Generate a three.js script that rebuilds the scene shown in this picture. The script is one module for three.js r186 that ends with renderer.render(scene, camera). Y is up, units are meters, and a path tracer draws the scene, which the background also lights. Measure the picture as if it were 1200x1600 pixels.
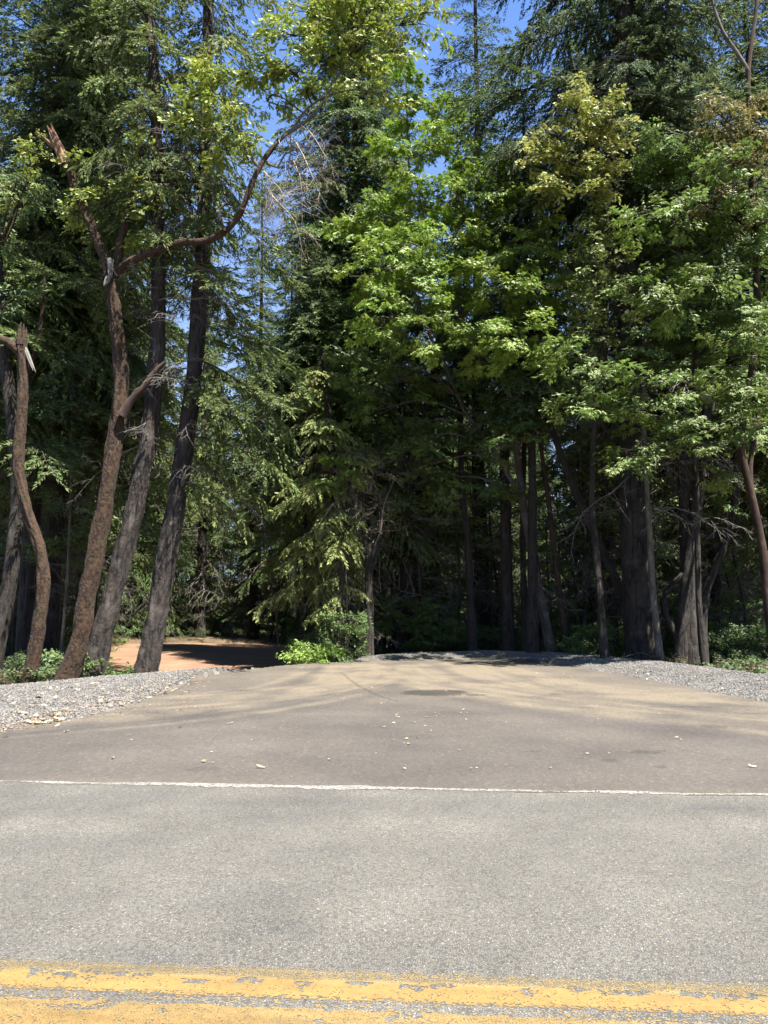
import * as THREE from 'three';
import { ImprovedNoise } from 'three/addons/math/ImprovedNoise.js';
import { mergeGeometries } from 'three/addons/utils/BufferGeometryUtils.js';

// ---------------------------------------------------------------- camera, sky, sun, exposure
const IMG_W = 1200, IMG_H = 1600, FOCAL = 1202, EYE = 1.6, PITCH = Math.atan(140 / FOCAL);
const scene = new THREE.Scene();
const camera = new THREE.PerspectiveCamera(2 * Math.atan(IMG_H / 2 / FOCAL) * 180 / Math.PI, IMG_W / IMG_H, 0.1, 2000);
camera.position.set(0, EYE, 0);
camera.rotation.set(PITCH, 0, 0);
scene.add(camera);

const renderer = new THREE.WebGLRenderer({ antialias: true });
renderer.setSize(768, 1024);
renderer.toneMapping = THREE.LinearToneMapping;
renderer.toneMappingExposure = 5;
renderer.shadowMap.enabled = true;
renderer.shadowMap.type = THREE.PCFSoftShadowMap;

{ // a clear summer sky: deep blue overhead, paler towards the horizon
  const w = 256, h = 128, d = new Float32Array(w * h * 4);
  for (let r = 0; r < h; r++) {
    const e = ((r + 0.5) / h - 0.5) * Math.PI, s = Math.max(0, Math.sin(e));
    const k = Math.pow(1 - s, 2.6);
    const up = [0.031, 0.072, 0.19], low = [0.185, 0.24, 0.335], nadir = [0.16, 0.17, 0.15];
    const under = Math.min(1, Math.max(0, -e / 0.15));
    for (let c = 0; c < w; c++) for (let q = 0; q < 3; q++) {
      const sky = up[q] + (low[q] - up[q]) * k;
      d[(r * w + c) * 4 + q] = sky + (nadir[q] - sky) * under;
    }
    for (let c = 0; c < w; c++) d[(r * w + c) * 4 + 3] = 1;
  }
  const t = new THREE.DataTexture(d, w, h, THREE.RGBAFormat, THREE.FloatType);
  t.mapping = THREE.EquirectangularReflectionMapping; t.magFilter = THREE.LinearFilter; t.minFilter = THREE.LinearFilter; t.wrapS = THREE.RepeatWrapping;
  t.needsUpdate = true;
  scene.background = t; scene.environment = t;
}
const SUN_EL = 65 * Math.PI / 180, SUN_AZ = 137 * Math.PI / 180;   // azimuth from straight ahead towards the right
const sunDir = new THREE.Vector3(Math.cos(SUN_EL) * Math.sin(SUN_AZ), Math.sin(SUN_EL), -Math.cos(SUN_EL) * Math.cos(SUN_AZ));
const sun = new THREE.DirectionalLight(new THREE.Color().setRGB(1, 0.945, 0.85), 4.6);
sun.position.copy(sunDir).multiplyScalar(120).add(new THREE.Vector3(0, 0, -25));
sun.target.position.set(0, 0, -25);
sun.castShadow = true; sun.shadow.radius = 1; sun.shadow.mapSize.set(4096, 4096);
Object.assign(sun.shadow.camera, { left: -60, right: 60, top: 60, bottom: -60, near: 1, far: 300 });
scene.add(sun, sun.target);

// ---------------------------------------------------------------- helpers
function rngOf(seed) { let a = seed >>> 0; return () => { a = (a + 0x6D2B79F5) | 0; let t = Math.imul(a ^ (a >>> 15), 1 | a); t = (t + Math.imul(t ^ (t >>> 7), 61 | t)) ^ t; return ((t ^ (t >>> 14)) >>> 0) / 4294967296; }; }
const V = (x, y, z) => new THREE.Vector3(x, y, z);
const clamp = (x, a = 0, b = 1) => Math.min(b, Math.max(a, x)), lerp = (a, b, t) => a + (b - a) * t;
const smooth = (a, b, x) => { const t = clamp((x - a) / (b - a)); return t * t * (3 - 2 * t); };
const perlin = new ImprovedNoise(), noise = (x, y, z = 0) => perlin.noise(x + 37.3, y + 11.7, z + 5.1);
const fbm = (x, y, o = 4, z = 0) => { let s = 0, a = 0.5; for (let i = 0; i < o; i++) { s += a * noise(x, y, z + i * 7.7); x *= 2.03; y *= 2.03; a *= 0.5; } return s; };
const cosP = Math.cos(PITCH), sinP = Math.sin(PITCH);
function P(px, py, d) { const a = (px - 600) / FOCAL, b = (800 - py) / FOCAL, y = b * cosP + sinP, z = cosP - b * sinP, t = d / z; return V(a * t, EYE + y * t, -d); }
function G(px, py, h = 0) { const a = (px - 600) / FOCAL, b = (800 - py) / FOCAL, y = b * cosP + sinP, z = cosP - b * sinP, t = (h - EYE) / y; return V(a * t, h, -z * t); }
const taken = {};
function numbered(n) { const k = taken[n] = (taken[n] ?? -1) + 1; return k ? `${n}_${String(k).padStart(3, '0')}` : n; }
function tag(o, label, category, group, kind) { o.userData.label = label; if (category) o.userData.category = category; if (group) o.userData.group = group; if (kind) o.userData.kind = kind; return o; }
function thing(name, label, category, at, group) { const o = new THREE.Group(); o.name = numbered(name); o.position.copy(at); scene.add(o); return tag(o, label, category, group); }
function part(name, geo, mat, parent, kind) { const m = new THREE.Mesh(geo, mat); m.name = name; m.castShadow = m.receiveShadow = true; parent.add(m); if (kind) m.userData.kind = kind; return m; }
function structure(name, geo, mat, label) { const m = new THREE.Mesh(geo, mat); m.name = name; m.castShadow = m.receiveShadow = true; m.userData.kind = 'structure'; if (label) m.userData.label = label; scene.add(m); return m; }
function instanced(name, geo, mat, items, parent, kind) { // items: [Matrix4, colour or undefined]
  const m = new THREE.InstancedMesh(geo, mat, items.length); m.name = name; m.castShadow = m.receiveShadow = true;
  items.forEach(([mx, c], i) => { m.setMatrixAt(i, mx); if (c) m.setColorAt(i, c); });
  if (kind) m.userData.kind = kind;
  parent.add(m); return m;
}

// ---------------------------------------------------------------- textures
const toS = (x) => { x = clamp(x); return 255 * (x <= 0.0031308 ? 12.92 * x : 1.055 * Math.pow(x, 1 / 2.4) - 0.055); };
function texture(w, h, fn, size, srgb = true) { // fn(x, y) -> [r, g, b, (a)] linear; size in metres
  const d = new Uint8Array(w * h * 4);
  for (let y = 0; y < h; y++) for (let x = 0; x < w; x++) {
    const c = fn(x, y), i = (y * w + x) * 4;
    for (let k = 0; k < 3; k++) d[i + k] = srgb ? toS(c[k]) : 255 * clamp(c[k]);
    d[i + 3] = c[3] === undefined ? 255 : 255 * clamp(c[3]);
  }
  const t = new THREE.DataTexture(d, w, h, THREE.RGBAFormat);
  t.wrapS = t.wrapT = THREE.RepeatWrapping; t.magFilter = THREE.LinearFilter; t.minFilter = THREE.LinearMipmapLinearFilter; t.generateMipmaps = true; t.anisotropy = 8;
  if (srgb) t.colorSpace = THREE.SRGBColorSpace;
  if (size) t.repeat.set(1 / size[0], 1 / size[1]);
  t.needsUpdate = true; return t;
}
function valueGrid(n, m, seed) { const r = rngOf(seed), g = new Float32Array(n * m); for (let i = 0; i < g.length; i++) g[i] = r(); return (x, y) => { // periodic smooth value noise, x and y in cells
  const xi = Math.floor(x), yi = Math.floor(y), fx = x - xi, fy = y - yi, sx = fx * fx * (3 - 2 * fx), sy = fy * fy * (3 - 2 * fy), X = ((xi % n) + n) % n, Y = ((yi % m) + m) % m, X1 = (X + 1) % n, Y1 = (Y + 1) % m;
  return lerp(lerp(g[Y * n + X], g[Y * n + X1], sx), lerp(g[Y1 * n + X], g[Y1 * n + X1], sx), sy); }; }
function tileFbm(base, oct, seed) { const gs = []; for (let i = 0; i < oct; i++) gs.push(valueGrid(base << i, base << i, seed + i)); return (u, v) => { let s = 0, a = 0.5; for (let i = 0; i < oct; i++) { s += a * (gs[i](u * (base << i), v * (base << i)) - 0.5); a *= 0.55; } return s; }; }
function worley(n, m, seed) { const r = rngOf(seed), px = new Float32Array(n * m), py = new Float32Array(n * m), id = new Float32Array(n * m);
  for (let i = 0; i < px.length; i++) { px[i] = r(); py[i] = r(); id[i] = r(); }
  return (x, y) => { const xi = Math.floor(x), yi = Math.floor(y); let d1 = 9, d2 = 9, k = 0;
    for (let b = -1; b <= 1; b++) for (let a = -1; a <= 1; a++) { const i = ((yi + b + m) % m) * n + (xi + a + n) % n, dx = xi + a + px[i] - x, dy = yi + b + py[i] - y, d = Math.sqrt(dx * dx + dy * dy); if (d < d1) { d2 = d1; d1 = d; k = id[i]; } else if (d < d2) d2 = d; }
    return [d1, d2, k]; }; }

const N1 = 1024;
// old chip-seal asphalt, 2.6 m tile: pale and dark stones in dark binder
const asphaltW = worley(230, 230, 11), asphaltF = tileFbm(5, 5, 21), asphaltFine = valueGrid(512, 512, 5);
const asphaltH = new Float32Array(N1 * N1);
const asphaltMap = texture(N1, N1, (x, y) => {
  const [d1, d2, id] = asphaltW(x / N1 * 230, y / N1 * 230), edge = smooth(0.02, 0.28, d2 - d1), f = asphaltF(x / N1, y / N1);
  asphaltH[y * N1 + x] = edge * (0.45 + 0.55 * id) * 0.9 + 0.1 * asphaltFine(x / 2, y / 2);
  let s = id > 0.95 ? 0.16 + (id - 0.95) * 1.6 : id < 0.22 ? 0.062 + id * 0.07 : 0.098 + 0.05 * id;
  s = lerp(0.044, s, edge) * (1 + 0.55 * f) * (0.85 + 0.3 * asphaltFine(x / 2, y / 2));
  const warm = ((id * 37) % 1) * 0.1 - 0.04;
  return [s * (0.835 + warm), s * 0.80, s * (0.705 - warm)];
}, [2.6, 2.6]);
const asphaltBump = texture(N1, N1, (x, y) => { const h = asphaltH[y * N1 + x]; return [h, h, h]; }, [2.6, 2.6], false);

// ---------------------------------------------------------------- the plan of the place, in metres
const roadA = G(0, 1222), roadB = G(1200, 1243), roadDir = roadB.clone().sub(roadA).normalize(), roadNor = V(-roadDir.z, 0, roadDir.x);   // roadNor points towards the forest or away from it
if (roadNor.z > 0) roadNor.negate();
const roadOff = (x, z) => (x - roadA.x) * roadNor.x + (z - roadA.z) * roadNor.z;   // metres beyond the white line
const line = (pts, h) => pts.map(([x, y]) => G(x, y, h));
const BERM = 0.12;
const crest = line([[-500, 1118], [-200, 1090], [0, 1074], [130, 1062], [250, 1052], [330, 1046], [450, 1038], [540, 1030], [640, 1022], [760, 1018], [900, 1022], [1000, 1032], [1100, 1043], [1200, 1056], [1400, 1075], [1800, 1110]], BERM);
const crestD = (x) => { for (let i = 1; i < crest.length; i++) if (x < crest[i].x || i === crest.length - 1) { const a = crest[i - 1], b = crest[i], t = clamp((x - a.x) / (b.x - a.x)); return -lerp(a.z, b.z, t); } };
const apronEdge = line([[-700, 1195], [-300, 1168], [0, 1140], [130, 1122], [210, 1100], [270, 1076], [310, 1060], [350, 1051], [440, 1041], [540, 1034], [640, 1031], [760, 1028], [830, 1031], [885, 1039], [1000, 1060], [1100, 1079], [1200, 1098], [1500, 1140], [2000, 1195]], 0);
const apronD = (x) => { const e = apronEdge; for (let i = 1; i < e.length; i++) if (x < e[i].x || i === e.length - 1) { const a = e[i - 1], b = e[i], t = clamp((x - a.x) / (b.x - a.x)); return -lerp(a.z, b.z, t); } };
const dirtPoly = [G(425, 1040, 0.05), G(540, 1031, 0.05), ...[[500, 1018], [455, 1009], [440, 1003.5], [300, 1004], [195, 1006], [172, 1012], [160, 1035], [185, 1090], [270, 1090], [340, 1075]].map(([x, y]) => G(x, y, -0.42))];
function inPoly(p, x, z) { let c = false; for (let i = 0, j = p.length - 1; i < p.length; j = i++) if ((p[i].z > z) !== (p[j].z > z) && x < (p[j].x - p[i].x) * (z - p[i].z) / (p[j].z - p[i].z) + p[i].x) c = !c; return c; }
function groundH(x, z) { // height of the ground
  const d = -z, c = crestD(x), s = d - c, a = apronD(x);
  let h = 0;
  const bank = smooth(a - 0.2, Math.max(a + 0.4, c - 0.2), d);
  h += BERM * bank + 0.05 * bank * fbm(x * 0.9, z * 0.9, 3) * (1 - smooth(0, 2, s));
  h -= 0.56 * smooth(0.1, 4.5, s);
  if (s > 0.5) h += 0.35 * fbm(x * 0.12, z * 0.12, 3) * smooth(0.5, 8, s);
  if (s > 14) h += 0.03 * (s - 14) * smooth(14, 40, s);
  return h;
}
const dirtLevel = (x, z) => { const s = -z - crestD(x); return s < -1 ? groundH(x, z) : lerp(groundH(x, z), -0.42 + 0.03 * fbm(x * 0.4, z * 0.4, 2), smooth(-1, 3.5, s)); };
const inDirt = (x, z) => inPoly(dirtPoly, x + 0.5 * noise(x * 0.7, z * 0.7), z + 0.5 * noise(x * 0.7 + 9, z * 0.7));
const inApron = (x, z) => roadOff(x, z) > -0.02 && -z < apronD(x) + 0.25 * noise(x * 1.3, z * 1.3) + 0.1 * noise(x * 5, z * 5);
const inGravel = (x, z) => roadOff(x, z) > 0 && -z < crestD(x) + 0.7 + 0.3 * noise(x * 2, z * 2, 3) && !inDirt(x, z);
const surfaceH = (x, z) => inDirt(x, z) ? dirtLevel(x, z) : groundH(x, z);

function sheet(x0, x1, z0, z1, cell, inside, height, tint) { // a conforming sheet of square cells; uv in metres
  const nx = Math.round((x1 - x0) / cell), nz = Math.round((z1 - z0) / cell), id = new Int32Array((nx + 1) * (nz + 1)).fill(-1), p = [], uv = [], c = [], ix = [];
  const at = (i, j) => { const k = j * (nx + 1) + i; if (id[k] < 0) { const x = x0 + i * cell, z = z0 + j * cell; id[k] = p.length / 3; p.push(x, height(x, z), z); uv.push(x, -z); if (tint) c.push(...tint(x, z)); } return id[k]; };
  for (let j = 0; j < nz; j++) for (let i = 0; i < nx; i++) if (!inside || inside(x0 + (i + 0.5) * cell, z0 + (j + 0.5) * cell)) { const a = at(i, j), b = at(i + 1, j), d = at(i, j + 1), e = at(i + 1, j + 1); ix.push(a, d, b, b, d, e); }
  const g = new THREE.BufferGeometry();
  g.setAttribute('position', new THREE.Float32BufferAttribute(p, 3)); g.setAttribute('uv', new THREE.Float32BufferAttribute(uv, 2)); if (tint) g.setAttribute('color', new THREE.Float32BufferAttribute(c, 3));
  g.setIndex(ix); g.computeVertexNormals(); return g;
}
function strip(off0, off1, y, along0, along1, n = 2) { // a flat strip parallel to the road; uv: metres along, metres across
  const p = [], uv = [], ix = [];
  for (let i = 0; i <= n; i++) for (const o of [off0, off1]) { const s = lerp(along0, along1, i / n); p.push(roadA.x + roadDir.x * s + roadNor.x * o, y, roadA.z + roadDir.z * s + roadNor.z * o); uv.push(s, o - off0); }
  for (let i = 0; i < n; i++) { const a = i * 2; ix.push(a, a + 2, a + 1, a + 1, a + 2, a + 3); }
  const g = new THREE.BufferGeometry(); g.setAttribute('position', new THREE.Float32BufferAttribute(p, 3)); g.setAttribute('uv', new THREE.Float32BufferAttribute(uv, 2)); g.setIndex(ix); g.computeVertexNormals();
  if (g.attributes.normal.getY(0) < 0) { g.index.array.reverse(); g.computeVertexNormals(); }
  return g;
}

// forest floor out to the horizon
{
  const f1 = tileFbm(6, 6, 300), w1 = worley(90, 90, 301);
  const floorMap = texture(512, 512, (x, y) => { const u = x / 512, v = y / 512, f = f1(u, v), [d1, d2, id] = w1(u * 90, v * 90), k = 0.6 + 0.9 * id; const l = smooth(0.05, 0.2, d2 - d1) * k; return [(0.030 + 0.055 * l) * (1 + f), (0.022 + 0.036 * l) * (1 + f), (0.012 + 0.018 * l) * (1 + f)]; }, [3, 3]);
  const n = 200, warp = (t) => 55 * t + 700 * Math.pow(Math.abs(t), 7) * Math.sign(t), p = [], uv = [], ix = [];
  for (let j = 0; j <= n; j++) for (let i = 0; i <= n; i++) {
    const x = warp(i / n * 2 - 1), z = -22 + warp(j / n * 2 - 1), b = (dx, dz) => inDirt(x + dx, z + dz) || roadOff(x + dx, z + dz) < 0.5 || inApron(x + dx, z + dz) || inGravel(x + dx, z + dz);
    const covered = b(0, 0) || b(0.4, 0) || b(-0.4, 0) || b(0, 0.4) || b(0, -0.4);
    p.push(x, Math.min(surfaceH(x, z), covered && inDirt(x, z) ? dirtLevel(x, z) : 99) - (covered ? 0.09 : 0), z); uv.push(x, -z);
  }
  for (let j = 0; j < n; j++) for (let i = 0; i < n; i++) { const a = j * (n + 1) + i; ix.push(a, a + n + 1, a + 1, a + 1, a + n + 1, a + n + 2); }
  const g = new THREE.BufferGeometry(); g.setAttribute('position', new THREE.Float32BufferAttribute(p, 3)); g.setAttribute('uv', new THREE.Float32BufferAttribute(uv, 2)); g.setIndex(ix); g.computeVertexNormals();
  structure('ground', g, new THREE.MeshStandardMaterial({ map: floorMap, roughness: 1, bumpMap: floorMap, bumpScale: 0.03 }), 'brown forest floor of needles and leaf litter');
}
// the road
{
  const tint = (x, z) => { const o = roadOff(x, z), s = (x - roadA.x) * roadDir.x + (z - roadA.z) * roadDir.z; const big = 0.16 * fbm(s * 0.35, o * 1.2, 3), band = -0.17 * Math.exp(-Math.pow((o + 0.48 + 0.05 * noise(s * 0.8, 3)) / 0.16, 2)) * smooth(-0.25, 0.25, noise(s * 1.7, o * 4, 2) + 0.25), wet = -0.12 * smooth(0.12, 0.35, fbm(s * 0.8 + 40, o * 2.5, 4)); const wheel = 0.05 * Math.exp(-Math.pow((o + 0.95) / 0.3, 2)) + 0.05 * Math.exp(-Math.pow((o + 2.35) / 0.3, 2)); const k = 1 + big + band + wet + wheel, b = -0.25 * (band + wet); return [k * (1 - b * 0.3), k, k * (1 + b)]; };
  const g = sheet(-60, 60, -24, 14, 0.2, (x, z) => { const o = roadOff(x, z); return o < 0.12 && o > -8.6; }, () => 0.004, tint);
  structure('road', g, new THREE.MeshStandardMaterial({ map: asphaltMap, bumpMap: asphaltBump, bumpScale: 0.006, roughness: 0.93, vertexColors: true }), 'worn grey asphalt road crossing the foreground');
}
// the paved pull-out with dust brought out by turning wheels
{
  const X0 = -13, X1 = 13, Z1 = -5, Z0 = -25.48, w = 2048, h = 1024, dust = new Float32Array(w * h), rub = new Float32Array(w * h), r = rngOf(77);
  let buf = dust; const splat = (x, z, rad, a) => { const cx = (x - X0) / (X1 - X0) * w, cy = (z - Z0) / (Z1 - Z0) * h, rr = rad / (X1 - X0) * w; for (let j = Math.max(0, Math.floor(cy - 2.2 * rr)); j <= Math.min(h - 1, cy + 2.2 * rr); j++) for (let i = Math.max(0, Math.floor(cx - 2.2 * rr)); i <= Math.min(w - 1, cx + 2.2 * rr); i++) { const q = ((i - cx) ** 2 + (j - cy) ** 2) / (rr * rr); buf[j * w + i] = Math.max(buf[j * w + i], a * Math.exp(-q)); } };
  const track = (a, b, c, d, rad, amp) => { const cv = new THREE.CubicBezierCurve3(a, b, c, d), L = cv.getLength(), n = Math.ceil(L / (rad * 0.45)), ph = r() * 50; for (let i = 0; i <= n; i++) { const t = i / n, q = cv.getPoint(t); splat(q.x, q.z, rad, amp * (0.45 + 0.9 * clamp(0.5 + noise(t * 6 + ph, ph)))); } };
  for (let k = 0; k < 20; k++) { const e = r(), s = r(); const a = V(lerp(-2.2, 1.2, e), 0, -19 - r()), d = V(-12, 0, lerp(-11.5, -6.3, s)); track(a, V(a.x - 0.1, 0, -12 + d.z * 0.15), V(lerp(-2.8, -0.8, s), 0, d.z - 0.7), d, 0.08 + 0.42 * r() * r(), 0.4 + 0.5 * r()); }
  for (let k = 0; k < 20; k++) { const e = r(), s = r(); const a = V(lerp(-0.8, 3.2, e), 0, -19.5 - r()), d = V(12, 0, lerp(-12.5, -6.2, s)); track(a, V(a.x + 0.2, 0, -13 + d.z * 0.15), V(lerp(4, 1.6, s), 0, d.z - 0.8), d, 0.10 + 0.5 * r() * r(), 0.4 + 0.55 * r()); }
  buf = rub;
  for (let k = 0; k < 9; k++) { const a = V(lerp(-2, 1.2, r()), 0, -18 - r()), d = V(-12, 0, lerp(-11.5, -6.4, r())); track(a, V(a.x - 0.1, 0, -12.5), V(-1.8, 0, d.z - 0.7), d, 0.08 + 0.2 * r(), 0.5 + 0.4 * r()); }
  for (let k = 0; k < 9; k++) { const a = V(lerp(-0.6, 3, r()), 0, -18.5 - r()), d = V(12, 0, lerp(-12, -6.4, r())); track(a, V(a.x + 0.2, 0, -13), V(2.8, 0, d.z - 0.8), d, 0.08 + 0.2 * r(), 0.5 + 0.4 * r()); }
  const stainP = [[682, 1083, 0.52, 0.17, 1.0], [745, 1087, 0.2, 0.05, 0.7], [757, 1074, 0.12, 0.025, .4], [868, 1086, 0.12, 0.03, 0.5], [1060, 1106, 0.42, 0.025, 0.5], [1118, 1137, 0.18, 0.05, 0.5], [1008, 1177, 0.15, 0.035, 0.5], [915, 1107, .14, .03, .35], [1032, 1200, .08, .02, .5], [952, 1190, .08, .02, .4], [1190, 1116, .25, .025, .4], [320, 1203, .2, .04, .3], [835, 1176, .1, .02, .4]].map(([x, y, a, b, s]) => [G(x, y), a, b, s]);
  const crack = line([[534, 1052], [550, 1066], [566, 1076], [580, 1083], [597, 1090], [622, 1097]], 0);
  const fine = valueGrid(1024, 512, 78);
  const map = texture(w, h, (i, j) => {
    const x = X0 + (i + 0.5) / w * (X1 - X0), z = Z0 + (j + 0.5) / h * (Z1 - Z0), o = roadOff(x, z);
    const n = fbm(x * 1.1, z * 1.1, 5), m = fbm(x * 0.35 + 20, z * 0.5, 3), g = fine(i / 2, j / 2), g2 = r();
    const fan = 0.9 * Math.exp(-Math.pow((x - 1.0) / 3.6, 2) - Math.pow((z + 16.5) / 3.1, 2)) + 0.30 * Math.exp(-Math.pow((x - 4.5) / 5.2, 2) - Math.pow((z + 12.5) / 3.4, 2)) + 0.3 * smooth(-15, -18.5, z) * smooth(-7, -3, x);
    let q = clamp(0.62 * fan * (0.85 + 0.9 * n) + 1.3 * dust[j * w + i] * (0.65 + 1.3 * n) - 0.5 * rub[j * w + i] * (0.7 + n) + 0.14 * smooth(0.4, 0.05, o) + 0.2 * m);
    const grit = 0.72 + 0.30 * g + 0.26 * g2;
    const base = [0.068, 0.0590, 0.0505], tan = [0.138, 0.113, 0.079];
    let c = base.map((b, k) => lerp(b * (1 + 0.45 * m + 0.35 * n - 0.2 * rub[j * w + i]), tan[k], q) * grit);
    let st = 0; for (const [p, a, b, s] of stainP) { const dx = x - p.x, dz = z - p.z; if (Math.abs(dx) < a * 2.2 && Math.abs(dz) < b * 6) st = Math.max(st, s * smooth(1.15, 0.75, Math.sqrt((dx / a) ** 2 + (dz / (b * 3.2)) ** 2) + 0.6 * n + 0.3 * (g - 0.5))); }
    if (x > -2 && x < 1.5 && z < -12.5) for (let k = 1; k < crack.length; k++) { const a = crack[k - 1], b = crack[k], t = clamp(((x - a.x) * (b.x - a.x) + (z - a.z) * (b.z - a.z)) / a.distanceToSquared(b)); const dd = Math.hypot(x - lerp(a.x, b.x, t) + 0.05 * noise(z * 6, 1), z - lerp(a.z, b.z, t)); st = Math.max(st, 0.55 * smooth(0.04, 0.015, dd)); }
    const chip = g2 > 0.98 ? 0.075 * g : 0;
    return c.map((v, k) => v * (1 - st * 0.72) + chip);
  });
  map.wrapS = map.wrapT = THREE.ClampToEdgeWrapping; map.repeat.set(1 / (X1 - X0), -1 / (Z1 - Z0)); map.offset.set(-X0 / (X1 - X0), -Z0 / (Z1 - Z0));
  const b = asphaltBump.clone(); b.needsUpdate = true; b.repeat.set(1 / 1.7, 1 / 1.7);
  const g = sheet(-20, 20, -25, -4, 0.1, inApron, (x, z) => 0.0064 + 0.012 * clamp(0.5 + fbm(x * 0.5, z * 0.5, 2)) * smooth(0.1, 2, roadOff(x, z)) + Math.max(0, groundH(x, z)));
  structure('pavement', g, new THREE.MeshStandardMaterial({ map, bumpMap: b, bumpScale: 0.008, roughness: 0.95 }), 'dusty brown asphalt pull-out fanning out from the road');
}
// gravel banks, then loose stones on them
const stoneColours = [[0.1087, 0.1053, 0.1035], [0.1235, 0.1192, 0.1114], [0.0914, 0.0905, 0.0922], [0.1375, 0.1305, 0.1183], [0.0783, 0.0774, 0.0783], [0.1305, 0.1148, 0.094], [0.174, 0.1653, 0.1496]];
{
  const w = worley(75, 75, 401), f = tileFbm(6, 5, 402);
  const map = texture(768, 768, (x, y) => { const [d1, d2, id] = w(x / 768 * 75, y / 768 * 75), e = smooth(0.03, 0.25, d2 - d1), c = stoneColours[Math.floor(id * 6.99)], k = lerp(0.45, 1, e) * (1 + 0.4 * f(x / 768, y / 768)); return c.map((v) => v * k); }, [2.2, 2.2]);
  const g = sheet(-19, 19, -26.5, -7, 0.12, (x, z) => inGravel(x, z) && (-z > apronD(x) - 0.5), (x, z) => groundH(x, z) + 0.002 + 0.02 * noise(x * 3, z * 3));
  structure('gravel_bank', g, new THREE.MeshStandardMaterial({ map, bumpMap: map, bumpScale: 0.015, roughness: 1 }), 'low bank of pale grey crushed gravel round the pull-out');
  const r = rngOf(403), geos = [];
  const one = (s) => { const q = new THREE.IcosahedronGeometry(1, 0), a = q.attributes.position, rr = rngOf(s), memo = {}; for (let i = 0; i < a.count; i++) { const k = [a.getX(i), a.getY(i), a.getZ(i)].map((v) => v.toFixed(2)).join(); memo[k] ??= 0.7 + 0.5 * rr(); a.setXYZ(i, a.getX(i) * memo[k], a.getY(i) * memo[k] * 0.7, a.getZ(i) * memo[k] * 0.9); } q.computeVertexNormals(); return q; };
  const items = []; const m4 = new THREE.Matrix4(), qt = new THREE.Quaternion(), e = new THREE.Euler();
  while (items.length < 90000) {
    const x = lerp(-17, 17, r()), z = lerp(-25.5, -8.5, r()); if (Math.abs(x) > 0.56 * -z + 0.8) continue;
    const d = -z, a = apronD(x); if (d < a - 0.35 || !inGravel(x, z) || d > crestD(x) + 0.7 || inDirt(x, z)) continue;
    if (d < a + 0.15 && r() > smooth(a - 0.35, a + 0.15, d)) continue;
    const s = 0.006 + 0.013 * Math.pow(r(), 3) + (r() > 0.995 ? 0.016 : 0);
    e.set(r() * 6, r() * 6, r() * 6); qt.setFromEuler(e);
    const c = stoneColours[Math.floor(r() * 6.99)], k = 0.8 + 0.4 * r();
    items.push([new THREE.Matrix4().compose(V(x, groundH(x, z) + 0.006 + s * 0.3, z), qt, V(s * (1 + r() * 0.6), s, s)), new THREE.Color().setRGB(c[0] * k, c[1] * k, c[2] * k)]);
  }
  const mat = new THREE.MeshStandardMaterial({ roughness: 1 });
  const gr = instanced('gravel', one(1), mat, items, scene); tag(gr, 'loose grey crushed stones of the gravel bank', 'gravel', null, 'stuff');
}
// red dirt road beyond the crest
{
  const f = tileFbm(6, 6, 500), r = rngOf(501);
  const map = texture(1024, 1024, (x, y) => { const n = f(x / 1024, y / 1024), k = 1 + 0.55 * n + 0.12 * (r() - 0.5), st = r() > 0.996 ? 0.7 : 1, t = clamp(0.5 + 1.6 * f(y / 1024, x / 1024)); return [lerp(0.14, 0.162, t) * k * st, lerp(0.074, 0.097, t) * k * st, lerp(0.040, 0.060, t) * k * st]; }, [5, 5]);
  const g = sheet(-16, 1, -38, -15, 0.15, inDirt, (x, z) => dirtLevel(x, z) + 0.006 + 0.02 * noise(x * 2, z * 2));
  structure('dirt_road', g, new THREE.MeshStandardMaterial({ map, bumpMap: map, bumpScale: 0.02, roughness: 1 }), 'orange dirt track turning off behind the left trunks');
}
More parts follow.
